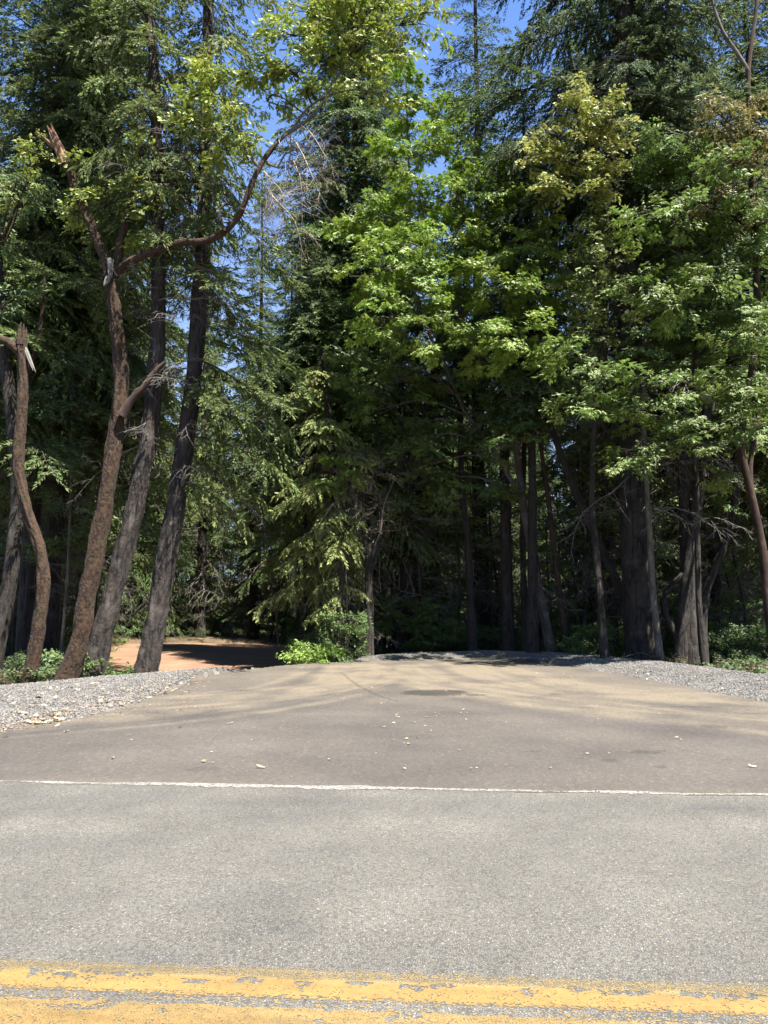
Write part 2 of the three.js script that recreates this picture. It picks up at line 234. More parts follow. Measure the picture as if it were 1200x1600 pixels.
// painted lines: worn sheets of paint, peeled right through where the photograph shows bare asphalt
{
  const yOff = -roadOff(...(({ x, z }) => [x, z])(G(600, 1518.5)));   // far edge of the upper yellow line
  const lower1 = -roadOff(...(({ x, z }) => [x, z])(G(600, 1569))), upper2 = -roadOff(...(({ x, z }) => [x, z])(G(600, 1583)));
  const wid = lower1 - yOff, W2 = 2048, H2 = 256, LEN = 4.4;
  const w1 = worley(430, 30, 601), chips = worley(34, 4, 602), r = rngOf(603), n1 = tileFbm(16, 5, 604);
  const gapW = upper2 - lower1, paint = (seed, top, W = wid) => { const ph = seed * 13.7; return texture(W2, H2, (x, y) => {
    const u = x / W2, v = y / H2 * W / wid, [d1, d2, id] = w1(u * 430, v * 30), sx = u * LEN, n = fbm(sx * 6 + ph, v * 2.2, 4), n2 = fbm(sx * 22 + ph, v * 7, 3);
    let a = 1; // v = 0: near edge, 1: far edge
    const edge = Math.min(v + 0.05 * n2, top ? 1 - v + 0.07 * n2 : 1); if (edge < 0.02) a = 0; if (!top && v > 1.0 + 0.10 * n + 0.08 * n2 && id > 0.14 + 0.3 * n2) a = 0;
    const speck = top ? smooth(0.60 + 0.1 * n, 0.74 + 0.1 * n, v) : 0.15;   // far band: thin old coat, stones show through
    if (d2 - d1 < 0.05 + 0.22 * speck * (0.4 + id) && speck > 0.05) a = 0;
    if (top && v > 0.9 && id < 0.5) a = 0;
    const cx = sx * 8.6 + ph + 0.5 * n2, cell = Math.floor(cx), cr = Math.abs(Math.sin(cell * 12.9898 + ph) * 43758.5453) % 1, size = cr > 0.3 ? 0.06 + 0.11 * cr : 0, fr = cx - cell;
    if (top && size) { const mid = 0.56 + 0.12 * (((cr * 7.3) % 1) - 0.5), ww = 0.32 + 0.5 * ((cr * 3.1) % 1); const q = Math.abs(fr - 0.5) / ww, hh = size * (1 - q * q) * (0.7 + 3.4 * n2 + 0.8 * n) + 0.09 * (id - 0.5); if (q < 1 && v < mid + hh * 0.55 && v > mid - hh * 1.1) a = 0; }
    if (top && v < 0.13 && id < 0.55 - 3 * v) a = 0;
    const scuff = !top ? smooth(0.16, 0.3, n + 0.12 * (v - 0.5)) : 0; if (scuff * (0.3 + id) > 0.55) a = 0;
    if (r() > 0.985 - 0.02 * speck) a *= 0; if (id > 0.955 - 0.3 * smooth(0.08, 0.3, n + 0.5 * n2) && d1 < 0.34) a = 0; if (Math.abs(fbm(sx * 9 + ph, v * 1.6 + 5, 4)) < 0.004) a = 0;
    const old = smooth(0.5, 0.66, v + 0.25 * n) * (top ? 1 : 0.4), dirt = 1 + 0.5 * n1(u, v * 0.3) + 0.25 * n2 - 0.12 * r() ;
    const grime = 0.35 * smooth(0.0, 0.3, n1(v * 0.2 + 0.3, u * 3) + 0.2) * id; return [lerp(0.182, 0.172, old) * dirt * (1 - 0.35 * grime), lerp(0.112, 0.125, old) * dirt * (1 - 0.25 * grime), lerp(0.032, 0.05, old) * dirt, a];
  }, [LEN, W]); };
  const mk = (t) => { const m = new THREE.MeshStandardMaterial({ map: t, alphaTest: 0.5, roughness: 0.8, bumpMap: asphaltBump, bumpScale: 0.001 }); return m; };
  for (const [o, seed, top, label, W = wid] of [[-lower1, 1, true, 'far yellow centre line stripe, peeling along its middle'], [-(upper2 + wid), 2, false, 'near yellow centre line stripe cut by the lower edge', wid + gapW - 0.004]]) {
    const g = strip(o, o + W, 0.0056, -30, 40, 60), m = structure('road_marking', g, mk(paint(seed, top, W)), label); m.name = numbered('yellow_road_marking');
  }
  const n5 = tileFbm(20, 5, 611), w5 = worley(900, 13, 612);
  const wt = texture(2048, 64, (x, y) => { const u = x / 2048, v = y / 64, sx = u * 9, n = fbm(sx * 1.4, 7, 4), n2 = fbm(sx * 12, v * 2, 3), [d1, d2, id] = w5(u * 900, v * 13); let a = Math.abs(v - 0.5 + 0.28 * n + 0.16 * n2) < 0.24 + 0.24 * n2 + 0.6 * fbm(sx * 0.9 + 3, 2, 3) ? 1 : 0; if (id < 0.20 || d2 - d1 < 0.1) a = 0; const k = 0.22 + 0.18 * n5(u, v * 0.05) - 0.03 * id; return [k, k * 0.965, k * 0.88, a]; }, [9, 0.17]);
  const m = structure('road_marking', strip(-0.09, 0.08, 0.0078, -30, 40, 60), new THREE.MeshStandardMaterial({ map: wt, alphaTest: 0.5, roughness: 0.85, bumpMap: asphaltBump, bumpScale: 0.0008 }), 'thin worn white edge line between road and pull-out'); m.name = 'white_road_marking';
}

// ---------------------------------------------------------------- bark
function barkTexture(w, h, size, fn) { return texture(w, h, fn, size); }
const BARK = {};
{
  const mk = (name, nx, ny, size, a, b, opts = {}) => { // furrowed ridges, nx by ny cells to the tile, with finer ones on them and patches of another colour
    const S = 512, gs = [1, 2, 4].map((k) => valueGrid(nx * k, ny * k, 700 + nx * k + ny)), f = tileFbm(5, 5, 710 + nx), g = valueGrid(256, 256, 720 + nx), g2 = valueGrid(512, 512, 721 + nx), warp = tileFbm(4, 4, 730 + nx), Hh = new Float32Array(S * S), W = opts.warp ?? 1;
    const map = texture(S, S, (x, y) => { const u = x / S, v = y / S, du = 0.08 * W * warp(u, v), dv = 0.10 * W * warp(v, u); let h = 0, am = 0.55; [1, 2, 4].forEach((k, q) => { const n = gs[q]((u + du + 1) * nx * k, (v + dv + 1) * ny * k); h += am * (opts.round ? n : Math.abs(2 * n - 1) * 1.5); am *= 0.55; });
      h = clamp(h); const n = f(u, v), e = smooth(opts.lo ?? 0.12, opts.hi ?? 0.62, h), k = (1 + 0.8 * n) * (0.62 + 0.42 * g(x / 2, y / 2) + 0.36 * g2(x, y)); Hh[y * S + x] = 0.8 * h + 0.2 * g(x / 2, y / 2);
      let c = [0, 1, 2].map((q) => lerp(b[q], a[q], e) * k); if (opts.patch) { const t = smooth(opts.patchAt ?? 0.1, (opts.patchAt ?? 0.1) + 0.1, f(v, u) + 0.25 * (g(x, y) - 0.5)); c = c.map((q, i) => lerp(q, opts.patch[i] * k * lerp(0.6, 1, e), t)); } return c; }, size);
    const bump = texture(S, S, (x, y) => { const q = Hh[y * S + x]; return [q, q, q]; }, size, false);
    BARK[name] = new THREE.MeshStandardMaterial({ map, bumpMap: bump, bumpScale: opts.bump ?? 0.02, roughness: 1 });
  };
  mk('fir', 16, 5, [1.2, 1.9], [0.038, 0.030, 0.025], [0.0090, 0.0070, 0.0056], { patch: [0.066, 0.059, 0.051], patchAt: 0.12, bump: 0.045 });
  mk('dark', 16, 5, [1.2, 1.9], [0.0280, 0.0224, 0.0182], [0.0070, 0.0056, 0.0042], { patch: [0.0420, 0.0378, 0.0329], patchAt: 0.14, bump: 0.04 });
  mk('mossy', 26, 20, [0.9, 1.2], [0.0527, 0.0281, 0.0136], [0.0153, 0.0085, 0.0051], { bump: 0.03, patch: [0.0374, 0.0281, 0.0127], patchAt: 0.08, warp: 1.6, round: true, lo: 0.25, hi: 0.7 });
  mk('pale', 20, 12, [0.8, 1.2], [0.0828, 0.0706, 0.0562], [0.0396, 0.0324, 0.0245], { bump: 0.008, round: true, lo: 0.2, hi: 0.6, patch: [0.1224, 0.1152, 0.1008], patchAt: 0.1 });
  mk('madrone', 7, 4, [0.7, 1.2], [0.036, 0.019, 0.012], [0.018, 0.010, 0.007], { bump: 0.006, patch: [0.055, 0.038, 0.026], patchAt: 0.12, round: true, lo: 0.2, hi: 0.6 });
  mk('torn', 16, 2, [0.35, 1.2], [0.2125, 0.1190, 0.0680], [0.0935, 0.0425, 0.0221], { bump: 0.01, patch: [0.2550, 0.1870, 0.1275], patchAt: 0.12 });
  mk('weathered', 18, 3, [0.35, 1.2], [0.2040, 0.1955, 0.1785], [0.0935, 0.0850, 0.0765], { bump: 0.006 });
}
function trunkGeo(pts, rad, { sides = 22, row = 0.22, furrow = 0.02, flare = 0, seed = 0, cap = true, lump = 0.06 } = {}) { // a tapering, furrowed stem along pts; rad(t, s) in metres
  const cv = new THREE.CatmullRomCurve3(pts, false, 'centripetal'), L = cv.getLength(), n = Math.max(3, Math.ceil(L / row)), p = [], uv = [], ix = [];
  let nx = V(1, 0, 0);
  for (let i = 0; i <= n; i++) {
    const t = i / n, c = cv.getPointAt(t), T = cv.getTangentAt(t); nx = nx.clone().addScaledVector(T, -nx.dot(T)).normalize(); const nz = T.clone().cross(nx);
    const r0 = rad(t) * (1 + flare * Math.exp(-t * L / 0.5));
    for (let j = 0; j <= sides; j++) { const a = j / sides * Math.PI * 2, ca = Math.cos(a), sa = Math.sin(a), y = t * L; let r = r0 * (1 + lump * noise(ca * 1.2 + seed, sa * 1.2, y * 0.6 + seed)); r += furrow * 0.8 * noise(ca * 3 + seed * 2, sa * 3, y * 3.1) + furrow * 0.45 * noise(ca * 8 + seed, sa * 8, y * 6); r += furrow * (Math.abs(noise(ca * 4.2 * Math.max(0.4, r0 * 3) + seed, sa * 4.2 * Math.max(0.4, r0 * 3), y * 0.9)) * 2.2 - 0.5); p.push(c.x + (nx.x * ca + nz.x * sa) * r, c.y + (nx.y * ca + nz.y * sa) * r, c.z + (nx.z * ca + nz.z * sa) * r); uv.push(j / sides * 2 * Math.PI * Math.max(0.08, rad(0.3)), y); }
  }
  for (let i = 0; i < n; i++) for (let j = 0; j < sides; j++) { const a = i * (sides + 1) + j, b = a + sides + 1; ix.push(a, a + 1, b, b, a + 1, b + 1); }
  if (cap) { const e = p.length / 3, c = pts[pts.length - 1]; p.push(c.x, c.y, c.z); uv.push(0, L); for (let j = 0; j < sides; j++) ix.push(n * (sides + 1) + j, n * (sides + 1) + j + 1, e); }
  const g = new THREE.BufferGeometry(); g.setAttribute('position', new THREE.Float32BufferAttribute(p, 3)); g.setAttribute('uv', new THREE.Float32BufferAttribute(uv, 2)); g.setIndex(ix); g.computeVertexNormals(); return g;
}

// ---------------------------------------------------------------- foliage prototypes
class Leaves { // collects small faces with linear colours
  constructor() { this.p = []; this.c = []; }
  tri(a, b, c, k) { this.p.push(a.x, a.y, a.z, b.x, b.y, b.z, c.x, c.y, c.z); for (let i = 0; i < 3; i++) this.c.push(k[0], k[1], k[2]); }
  kite(b, d, l, w, s, k, m = 0.45) { const mid = b.clone().addScaledVector(d, l * m), r = mid.clone().addScaledVector(s, w / 2), q = mid.addScaledVector(s, -w / 2), t = b.clone().addScaledVector(d, l); this.tri(b, r, t, k); this.tri(b, t, q, k); }
  rod(a, b, ra, rb, k, n = 3) { const d = b.clone().sub(a).normalize(), s = Math.abs(d.y) < 0.9 ? V(0, 1, 0).cross(d).normalize() : V(1, 0, 0), u = d.clone().cross(s); for (let i = 0; i < n; i++) { const a0 = i / n * 6.2832, a1 = (i + 1) / n * 6.2832, f = (o, r, q) => o.clone().addScaledVector(s, Math.cos(q) * r).addScaledVector(u, Math.sin(q) * r), A = f(a, ra, a0), B = f(a, ra, a1), C = f(b, rb, a0), D = f(b, rb, a1); this.tri(A, B, C, k); this.tri(B, D, C, k); } }
  build() { const g = new THREE.BufferGeometry(); g.setAttribute('position', new THREE.Float32BufferAttribute(this.p, 3)); g.setAttribute('color', new THREE.Float32BufferAttribute(this.c, 3)); g.computeVertexNormals(); return g; }
}
const foliageMat = (o) => new THREE.MeshPhysicalMaterial({ vertexColors: true, roughness: o.rough ?? 0.75, transmission: o.through ?? 0.35, thickness: 0, ior: 1.4, specularIntensity: o.spec ?? 0.5, side: THREE.DoubleSide });
const MAT = { needles: foliageMat({ through: 0.45, rough: 0.8, spec: 0.4 }), leaf: foliageMat({ through: 0.58, rough: 0.62, spec: 0.6 }), twig: new THREE.MeshStandardMaterial({ vertexColors: true, roughness: 1 }) };
const rv = (r, k = 1) => V(r() - 0.5, r() - 0.5, r() - 0.5).multiplyScalar(2 * k);
function firBough(seed, { sec = 15, droop = 0.22, rise = 0.12, hang = 0.18, tw = 0.085, w = 0.019, spread = 0.44, gap = 0.030, weep = 0 } = {}) { // a unit-long conifer bough along +x
  const r = rngOf(seed), m = new Leaves(), wood = [0.55, 0.42, 0.34], axis = (t) => V(t, rise * t - droop * t * t, 0.03 * Math.sin(t * 4 + seed));
  for (let i = 0; i < 6; i++) m.rod(axis(i / 6), axis((i + 1) / 6), 0.010 * (1 - i / 6.4), 0.010 * (1 - (i + 1) / 6.4), wood);
  const twiglet = (b, d, l) => { const k = 0.72 + 0.56 * r(), y = 0.92 + 0.2 * r(); m.kite(b, d, l, w * (0.7 + 0.6 * r()), d.clone().cross(rv(r)).normalize(), [k * y, k, k * 0.9]); };
  for (let i = 0; i < sec; i++) for (const s of [-1, 1]) {
    if (r() < 0.12) continue;
    const t = 0.08 + 0.9 * (i + 0.8 * r()) / sec, L = (spread * Math.pow(1 - t, 0.7) * (t < 0.3 ? 0.45 + 1.8 * t : 1) + 0.06) * (0.4 + 0.85 * r()), an = lerp(1.15, 0.6, t) + 0.5 * (r() - 0.5), d = V(Math.cos(an), -0.10 + 0.62 * (r() - 0.5), s * Math.sin(an)).normalize(), b = axis(t), n = Math.max(2, Math.round(L / gap)), sag = hang * (0.5 + 1.2 * r());
    const at = (q) => b.clone().addScaledVector(d, L * q).add(V(0, -sag * L * q * q, 0));
    m.rod(b, at(1), 0.0035 * w / 0.019, 0.0012 * w / 0.019, wood);
    const u1 = d.clone().cross(V(0, 1, 0)).normalize(), u2 = d.clone().cross(u1);
    for (let j = 0; j < n; j++) for (let e = 0; e < 2; e++) { const q = 0.12 + 0.88 * (j + r()) / n, a = r() * 6.2832, flatn = 0.55; const side = u1.clone().multiplyScalar(Math.cos(a) > 0 ? 0.45 + 0.55 * Math.cos(a) : -0.45 + 0.55 * Math.cos(a)).addScaledVector(u2, flatn * Math.sin(a)); const dir = d.clone().multiplyScalar(0.8).addScaledVector(side, 0.75).add(V(0, -0.15 - weep * (0.6 + 1.2 * r()), 0)).normalize(); twiglet(at(q), dir, tw * (1.15 - 0.45 * q) * (0.6 + 0.7 * r())); }
    twiglet(at(0.96), d.clone().add(V(0, -hang - weep * 0.5, 0)).normalize(), tw * 1.1);
  }
  for (let i = 0; i < 5; i++) twiglet(axis(0.97), V(1, -0.3, 0).add(rv(r, 0.5)).normalize(), tw);
  return m.build();
}
const LOBED = [[-150, 0.30], [-112, 0.70], [-84, 0.36], [-52, 0.98], [-27, 0.45], [0, 1.12], [27, 0.45], [52, 0.98], [84, 0.36], [112, 0.70], [150, 0.30]].map(([a, q]) => [Math.cos(a * Math.PI / 180) * q, Math.sin(a * Math.PI / 180) * q]);
const OAK = [[-0.5, 0.06], [-0.15, 0.28], [-0.05, 0.16], [0.25, 0.42], [0.38, 0.20], [0.72, 0.30], [1.0, 0]], OAKLEAF = [...OAK.map(([x, y]) => [x, -y]), ...OAK.slice(0, -1).reverse()];
const OVATE = [[-0.5, 0], [-0.1, -0.30], [0.35, -0.28], [1, 0], [0.35, 0.28], [-0.1, 0.30]];
function leaf(m, at, dir, up, size, outline, k, droop = 0.25) { const x = dir.clone().normalize(), z = x.clone().cross(up).normalize(), y = z.clone().cross(x), pt = ([a, b]) => at.clone().addScaledVector(x, a * size).addScaledVector(z, b * size).addScaledVector(y, -droop * size * (a * a * 0.6 + b * b)), o = outline.map(pt); for (let i = 0; i < o.length; i++) m.tri(at, o[i], o[(i + 1) % o.length], k); }
function leafBough(seed, { n = 34, size = 0.12, outline = LOBED, twigs = 5, tilt = 0.6, flat = 0.16, spread = 0.42, sizes = 0.9, tone = 0.35 } = {}) { // a unit-long leafy branch along +x
  const r = rngOf(seed), m = new Leaves(), wood = [0.6, 0.5, 0.4], tips = [];
  const axis = (t) => V(t * 0.8, 0.10 * t - 0.20 * t * t, 0.05 * Math.sin(t * 3 + seed));
  m.rod(axis(0), axis(0.5), 0.008, 0.006, wood); m.rod(axis(0.5), axis(1), 0.006, 0.003, wood); tips.push([axis(0.3), axis(1)]);
  for (let i = 0; i < twigs; i++) { const t = 0.15 + 0.75 * (i + r()) / twigs, s = i % 2 ? 1 : -1, a = 0.6 + 0.6 * r(), b = axis(t), e = b.clone().add(V(Math.cos(a), (r() - 0.5) * 0.5, s * Math.sin(a)).multiplyScalar(spread * (1 - 0.5 * t) * (0.6 + 0.6 * r()))); m.rod(b, e, 0.0045, 0.002, wood); tips.push([b, e]); }
  for (let i = 0; i < n; i++) { const [a, b] = tips[i % tips.length], q = 0.25 + 0.8 * r(), p = a.clone().lerp(b, q).add(V((r() - 0.5) * 0.16, (r() - 0.5) * flat, (r() - 0.5) * 0.16)), d = b.clone().sub(a).setY(0).normalize().add(V((r() - 0.5) * 1.7, -0.1 - 0.35 * r(), (r() - 0.5) * 1.7)), up = V(0, 1, 0).add(rv(r, tilt)).normalize(), k = 1 - tone / 2 + tone * r(), y = 0.9 + 0.25 * r(); leaf(m, p, d, up, size * (1 - sizes / 2 + sizes * r()), outline, [k * y, k, k * (0.8 + 0.4 * r())], 0.15 + 0.45 * r()); }
  return m.build();
}
function deadBough(seed, { n = 11, sub = 4, k = [0.105, 0.093, 0.08], len = 0.38, droop = 0.3 } = {}) { // a bare grey branch along +x
  const r = rngOf(seed), m = new Leaves(), axis = (t) => V(t, -droop * t * t + 0.03 * Math.sin(t * 9 + seed), 0.05 * Math.sin(t * 6 + seed * 2));
  for (let i = 0; i < 6; i++) m.rod(axis(i / 6), axis((i + 1) / 6), 0.011 * (1 - i / 6.5), 0.011 * (1 - (i + 1) / 6.5), k);
  for (let i = 0; i < n; i++) { const t = 0.15 + 0.83 * (i + r()) / n, s = i % 2 ? 1 : -1, a = 0.5 + 0.8 * r(), L = len * (1.1 - t * 0.7) * (0.5 + r()), d = V(Math.cos(a), -0.2 - 0.5 * r() + 0.25 * r(), s * Math.sin(a)).normalize(), b = axis(t), c = b.clone().addScaledVector(d, L * 0.5), e = b.clone().addScaledVector(d, L).add(V(0, -0.12 * L, 0)).add(rv(r, 0.03)); m.rod(b, c, 0.004, 0.003, k); m.rod(c, e, 0.003, 0.0012, k); for (let j = 0; j < sub; j++) { const q = 0.2 + 0.8 * r(), f = b.clone().lerp(e, q); m.rod(f, f.clone().add(d.clone().add(rv(r, 0.9)).normalize().multiplyScalar(L * (0.2 + 0.3 * r()))), 0.0022, 0.001, k); } }
  return m.build();
}
// each bough comes in three lengths (about 1.5, 3 and 5 m), so that its sprays keep their real size
const tiers = (seed, o = {}) => [[1, 15, 0.030, 0.085, 0.022], [2, 22, 0.017, 0.050, 0.0135], [3, 34, 0.0105, 0.031, 0.0085]].map(([k, sec, gap, tw, w]) => firBough(seed + 100 * k, { sec, gap, tw, w, ...o }));
const FIR = [tiers(1), tiers(2, { droop: 0.3, hang: 0.3, spread: 0.4 }), tiers(3, { droop: 0.15, rise: 0.05, spread: 0.5 })];
const WEEP = [tiers(11, { droop: 0.38, hang: 0.5, weep: 0.5 }), tiers(12, { droop: 0.45, hang: 0.55, weep: 0.7, rise: 0.2 })];
const MAPLE = [leafBough(21, { n: 50, size: 0.092, twigs: 7 }), leafBough(22, { n: 44, size: 0.105, twigs: 6 }), leafBough(23, { n: 62, size: 0.078, twigs: 9 })];
const OAKB = [leafBough(31, { n: 46, size: 0.10, outline: OAKLEAF, tilt: 0.9, flat: 0.22, twigs: 6 }), leafBough(32, { n: 40, size: 0.11, outline: OAKLEAF, tilt: 0.9, flat: 0.25, twigs: 7 })];
const OVAL = [leafBough(41, { n: 60, size: 0.075, outline: OVATE, tilt: 1.0, flat: 0.25, twigs: 8 }), leafBough(42, { n: 54, size: 0.085, outline: OVATE, tilt: 0.9, flat: 0.22, twigs: 7 })];
const DEAD = [deadBough(51), deadBough(52, { n: 9, droop: 0.5 }), deadBough(53, { n: 13, sub: 5, droop: 0.15 })];
const tintOf = (c, r, v = 0.22) => { const k = 1 - v + 2 * v * r(), y = 0.94 + 0.12 * r(); return new THREE.Color().setRGB(c[0] * k * y, c[1] * k, c[2] * k * (0.9 + 0.2 * r())); };
const GREEN = { fir: [0.125, 0.168, 0.050], blue: [0.105, 0.158, 0.072], lightfir: [0.235, 0.275, 0.090], deep: [0.068, 0.105, 0.044], maple: [0.215, 0.315, 0.050], mapleDark: [0.140, 0.225, 0.055], oak: [0.270, 0.335, 0.062], yellow: [0.34, 0.37, 0.10], brown: [0.22, 0.21, 0.08], shrub: [0.125, 0.20, 0.055], bright: [0.22, 0.34, 0.058] };

function place(p, az, pitch, roll, s, sy = s, sz = s) { const q = new THREE.Quaternion().setFromEuler(new THREE.Euler(0, az, pitch, 'YZX')).multiply(new THREE.Quaternion().setFromAxisAngle(V(1, 0, 0), roll)); return new THREE.Matrix4().compose(p, q, V(s, sy, sz)); }
function addCrowns(o, lists, geos, mat, name = 'crown', kind = 'stuff') { lists.forEach((it, i) => it.length && instanced(name, geos[i], mat, it, o, kind)); }

// a conifer: pts = world points of the trunk from base to top
function conifer({ name = 'conifer', label, group, pts, r0, r1 = 0.03, from, to = 1e9, len, n, tint = GREEN.fir, geos = FIR, seed = 1, bark = BARK.fir, dead = 0, deadFrom = 2, deadLen = 2, pitchLow = -0.35, pitchHigh = 0.35, sides = 20, furrow = 0.015, flare = 0.25, extra = [], limbs, az, vary = 0.22, row = 0.25, front = 1 }) {
  const r = rngOf(seed * 7919 + 13), base = pts[0].clone(), rel = pts.map((p) => p.clone().sub(base)), o = thing(name, label, 'conifer', base, group);
  const cv = new THREE.CatmullRomCurve3(rel, false, 'centripetal'), H = rel[rel.length - 1].y, tAt = (y) => { let a = 0, b = 1; for (let i = 0; i < 18; i++) { const m = (a + b) / 2; if (cv.getPoint(m).y < y) a = m; else b = m; } return (a + b) / 2; };
  const radAt = (t) => lerp(r0, r1, Math.pow(t, 0.9));
  part('trunk', trunkGeo(rel, radAt, { sides, furrow, flare, seed, row }), bark, o);
  const flat = geos.flat(), tier = (k, L) => k * 3 + (L < 2.1 ? 0 : L < 3.8 ? 1 : 2), lists = flat.map(() => []), dl = DEAD.map(() => []), y1 = Math.min(H - 0.2, to);
  for (let i = 0; i < n; i++) {
    const q = (i + r()) / n, y = lerp(from, y1, q), t = tAt(y), p = cv.getPoint(t), A = az ? az(r, q) : i * 2.39996 + 0.9 * r(), L = len(clamp((y - from) / (H - from))) * (0.6 + 0.65 * r()) * lerp(1, front, smooth(0.1, 0.8, -Math.sin(A)));
    const u = clamp((y - from) / (H - from)), pitch = lerp(pitchLow, pitchHigh, u * u) + 0.3 * (r() - 0.5), k = Math.floor(r() * geos.length);
    lists[tier(k, L)].push([place(p, A, pitch, 0.5 * (r() - 0.5), L, L * (0.9 + 0.3 * r()), L * (0.8 + 0.4 * r())), tintOf(tint, r, vary)]);
  }
  for (const [y, A, L, pitch = 0, k = 0, c = tint] of extra) { const p = cv.getPoint(tAt(y)); lists[tier(k, L)].push([place(p, A, pitch, 0.2 * (r() - 0.5), L), tintOf(c, r, 0.1)]); }
  addCrowns(o, lists, flat, MAT.needles);
  for (let i = 0; i < dead; i++) { const y = lerp(deadFrom, Math.min(from + 4, H), (i + r()) / dead), p = cv.getPoint(tAt(y)), L = deadLen * (0.4 + 0.9 * r()); dl[i % 3].push([place(p, i * 2.39996 + r(), 0.15 - 0.5 * r(), r() - 0.5, L), undefined]); }
  addCrowns(o, dl, DEAD, MAT.twig, 'dead_branches');
  return o;
}

// a broadleaf tree: stems are lists of world points with radii; clumps of leafy boughs round them
function broadleaf({ name = 'broadleaf_tree', label, category = 'tree', group, stems, clumps, geos = MAPLE, tint = GREEN.maple, seed = 1, bark = BARK.pale, furrow = 0.006, twigs = true, sides = 14, dead = 0, scale = 1.15, lumpy = 0.12 }) {
  const r = rngOf(seed * 104729 + 7), base = stems[0].pts[0].clone(), o = thing(name, label, category, base, group), curves = [];
  stems.forEach((s, i) => { const rel = s.pts.map((p) => p.clone().sub(base)), cv = new THREE.CatmullRomCurve3(rel, false, 'centripetal'); curves.push([cv, s]); part(s.name ?? (i ? 'limb' : 'trunk'), trunkGeo(rel, (t) => lerp(s.r0, s.r1, t), { sides: s.sides ?? sides, furrow: s.furrow ?? furrow, flare: s.flare ?? (i ? 0 : 0.3), seed: seed + i, row: s.row ?? 0.2, lump: lumpy }), s.bark ?? bark, o); });
  const lists = geos.map(() => []), wood = [];
  for (const [c, rx, ry, rz, n, tn = tint, sc = scale] of clumps) {
    const C = c.clone().sub(base); let best = null, bd = 1e9;
    for (const [cv, s] of curves) for (let i = 3; i <= 16; i++) { const p = cv.getPoint(i / 16), d = p.distanceTo(C) + (p.y > C.y ? 2 * (p.y - C.y) : 0); if (d < bd) { bd = d; best = [p, lerp(s.r0, s.r1, i / 16)]; } }
    if (twigs && bd > 0.3) { const m = best[0].clone().lerp(C, 0.5).add(V((r() - 0.5) * 0.4, 0.12 * bd, (r() - 0.5) * 0.4)); wood.push(trunkGeo([best[0], m, C], (t) => lerp(Math.min(best[1] * 0.6, 0.02 + 0.012 * bd), 0.01, t), { sides: 7, furrow: 0.002, row: 0.25, seed })); for (let i = 0; i < 4; i++) { const e = C.clone().add(V((r() - 0.5) * rx * 1.6, (r() - 0.4) * ry * 1.4, (r() - 0.5) * rz * 1.6)); wood.push(trunkGeo([m.clone().lerp(C, 0.6), C.clone().lerp(e, 0.4).add(rv(r, 0.1)), e], (t) => lerp(0.014, 0.005, t), { sides: 5, furrow: 0, row: 0.3 })); } }
    for (let i = 0; i < n; i++) { const d = rv(r).normalize(), q = Math.pow(r(), 0.45), p = C.clone().add(V(d.x * rx * q, d.y * ry * q, d.z * rz * q)), A = Math.atan2(-d.z, d.x) + 1.6 * (r() - 0.5), s = sc * (0.6 + 0.6 * r()); p.add(V(-Math.cos(A) * s * 0.4, 0, Math.sin(A) * s * 0.4)); lists[Math.floor(r() * geos.length)].push([place(p, A, 0.25 * d.y - 0.1 + 0.5 * (r() - 0.5), 0.7 * (r() - 0.5), s), tintOf(tn, r)]); }
  }
  if (wood.length) part('branches', mergeGeometries(wood), bark, o, 'stuff');
  addCrowns(o, lists, geos, MAT.leaf);
  return o;
}
const onGround = (x, z, sink = 0.05) => V(x, surfaceH(x, z) - sink, z);
const gp = (px, d) => { const x = (px - 600) / FOCAL * d; return onGround(x, -d); };   // ground point at a bearing and a depth
const stemPts = (px0, d, list) => [gp(px0, d), ...list.map(([px, py, dd = d]) => P(px, py, dd))];
// ---------------------------------------------------------------- left trunks
const radLine = (...k) => (t) => { for (let i = 1; i < k.length; i++) if (t <= k[i][0]) return lerp(k[i - 1][1], k[i][1], (t - k[i - 1][0]) / (k[i][0] - k[i - 1][0])); return k[k.length - 1][1]; };
const path = (d, list) => list.map(([x, y, dd]) => P(x, y, dd ?? d));
const above = (p, h, dx = 0, dz = 0) => V(p.x + dx, h, p.z + dz);
function shard(o, a, b, w, th, mat, seed, name = 'torn_wood') { // a bundle of jagged splinters from a to b (world), tapering to points
  const r = rngOf(seed), gs = [], d = b.clone().sub(a), L = d.length(), n = 7;
  for (let i = 0; i < n; i++) { const an = i / n * 6.28, off = V(Math.cos(an), 0, Math.sin(an)).multiplyScalar(w * 0.5), s = a.clone().add(off).sub(o.position), e = s.clone().addScaledVector(d, 0.55 + 0.5 * r()).addScaledVector(off, -0.3 * r()); gs.push(trunkGeo([s, s.clone().lerp(e, 0.5).add(rv(r, 0.02)), e], (t) => lerp(th, 0.006, t * t), { sides: 6, row: L / 6, furrow: 0.006, seed: seed + i })); }
  return part(name, mergeGeometries(gs), mat, o);
}
{ // leftmost broken, mossy stem with an elbow
  const d = 15.6, o = broadleaf({ name: 'broken_tree', label: 'leftmost mossy brown trunk bent like an elbow and snapped off halfway up', seed: 3, bark: BARK.mossy, furrow: 0.012,
    stems: [{ pts: [gp(52, d), ...path(d, [[62, 975], [68, 900], [60, 850], [40, 790], [28, 730], [32, 660], [37, 600], [34, 535]])], r0: 0.125, r1: 0.10, sides: 26, row: 0.08, furrow: 0.026 }, { name: 'stub', pts: path(d, [[34, 552], [15, 535], [-10, 528], [-45, 522]]), r0: 0.10, r1: 0.08 }],
    clumps: [], twigs: false });
  shard(o, P(38, 542, d), P(54, 582, d - 0.1), 0.06, 0.018, BARK.weathered, 5, 'torn_strip');
  shard(o, P(33, 540, d), P(36, 505, d), 0.14, 0.05, BARK.mossy, 6, 'torn_wood');
}
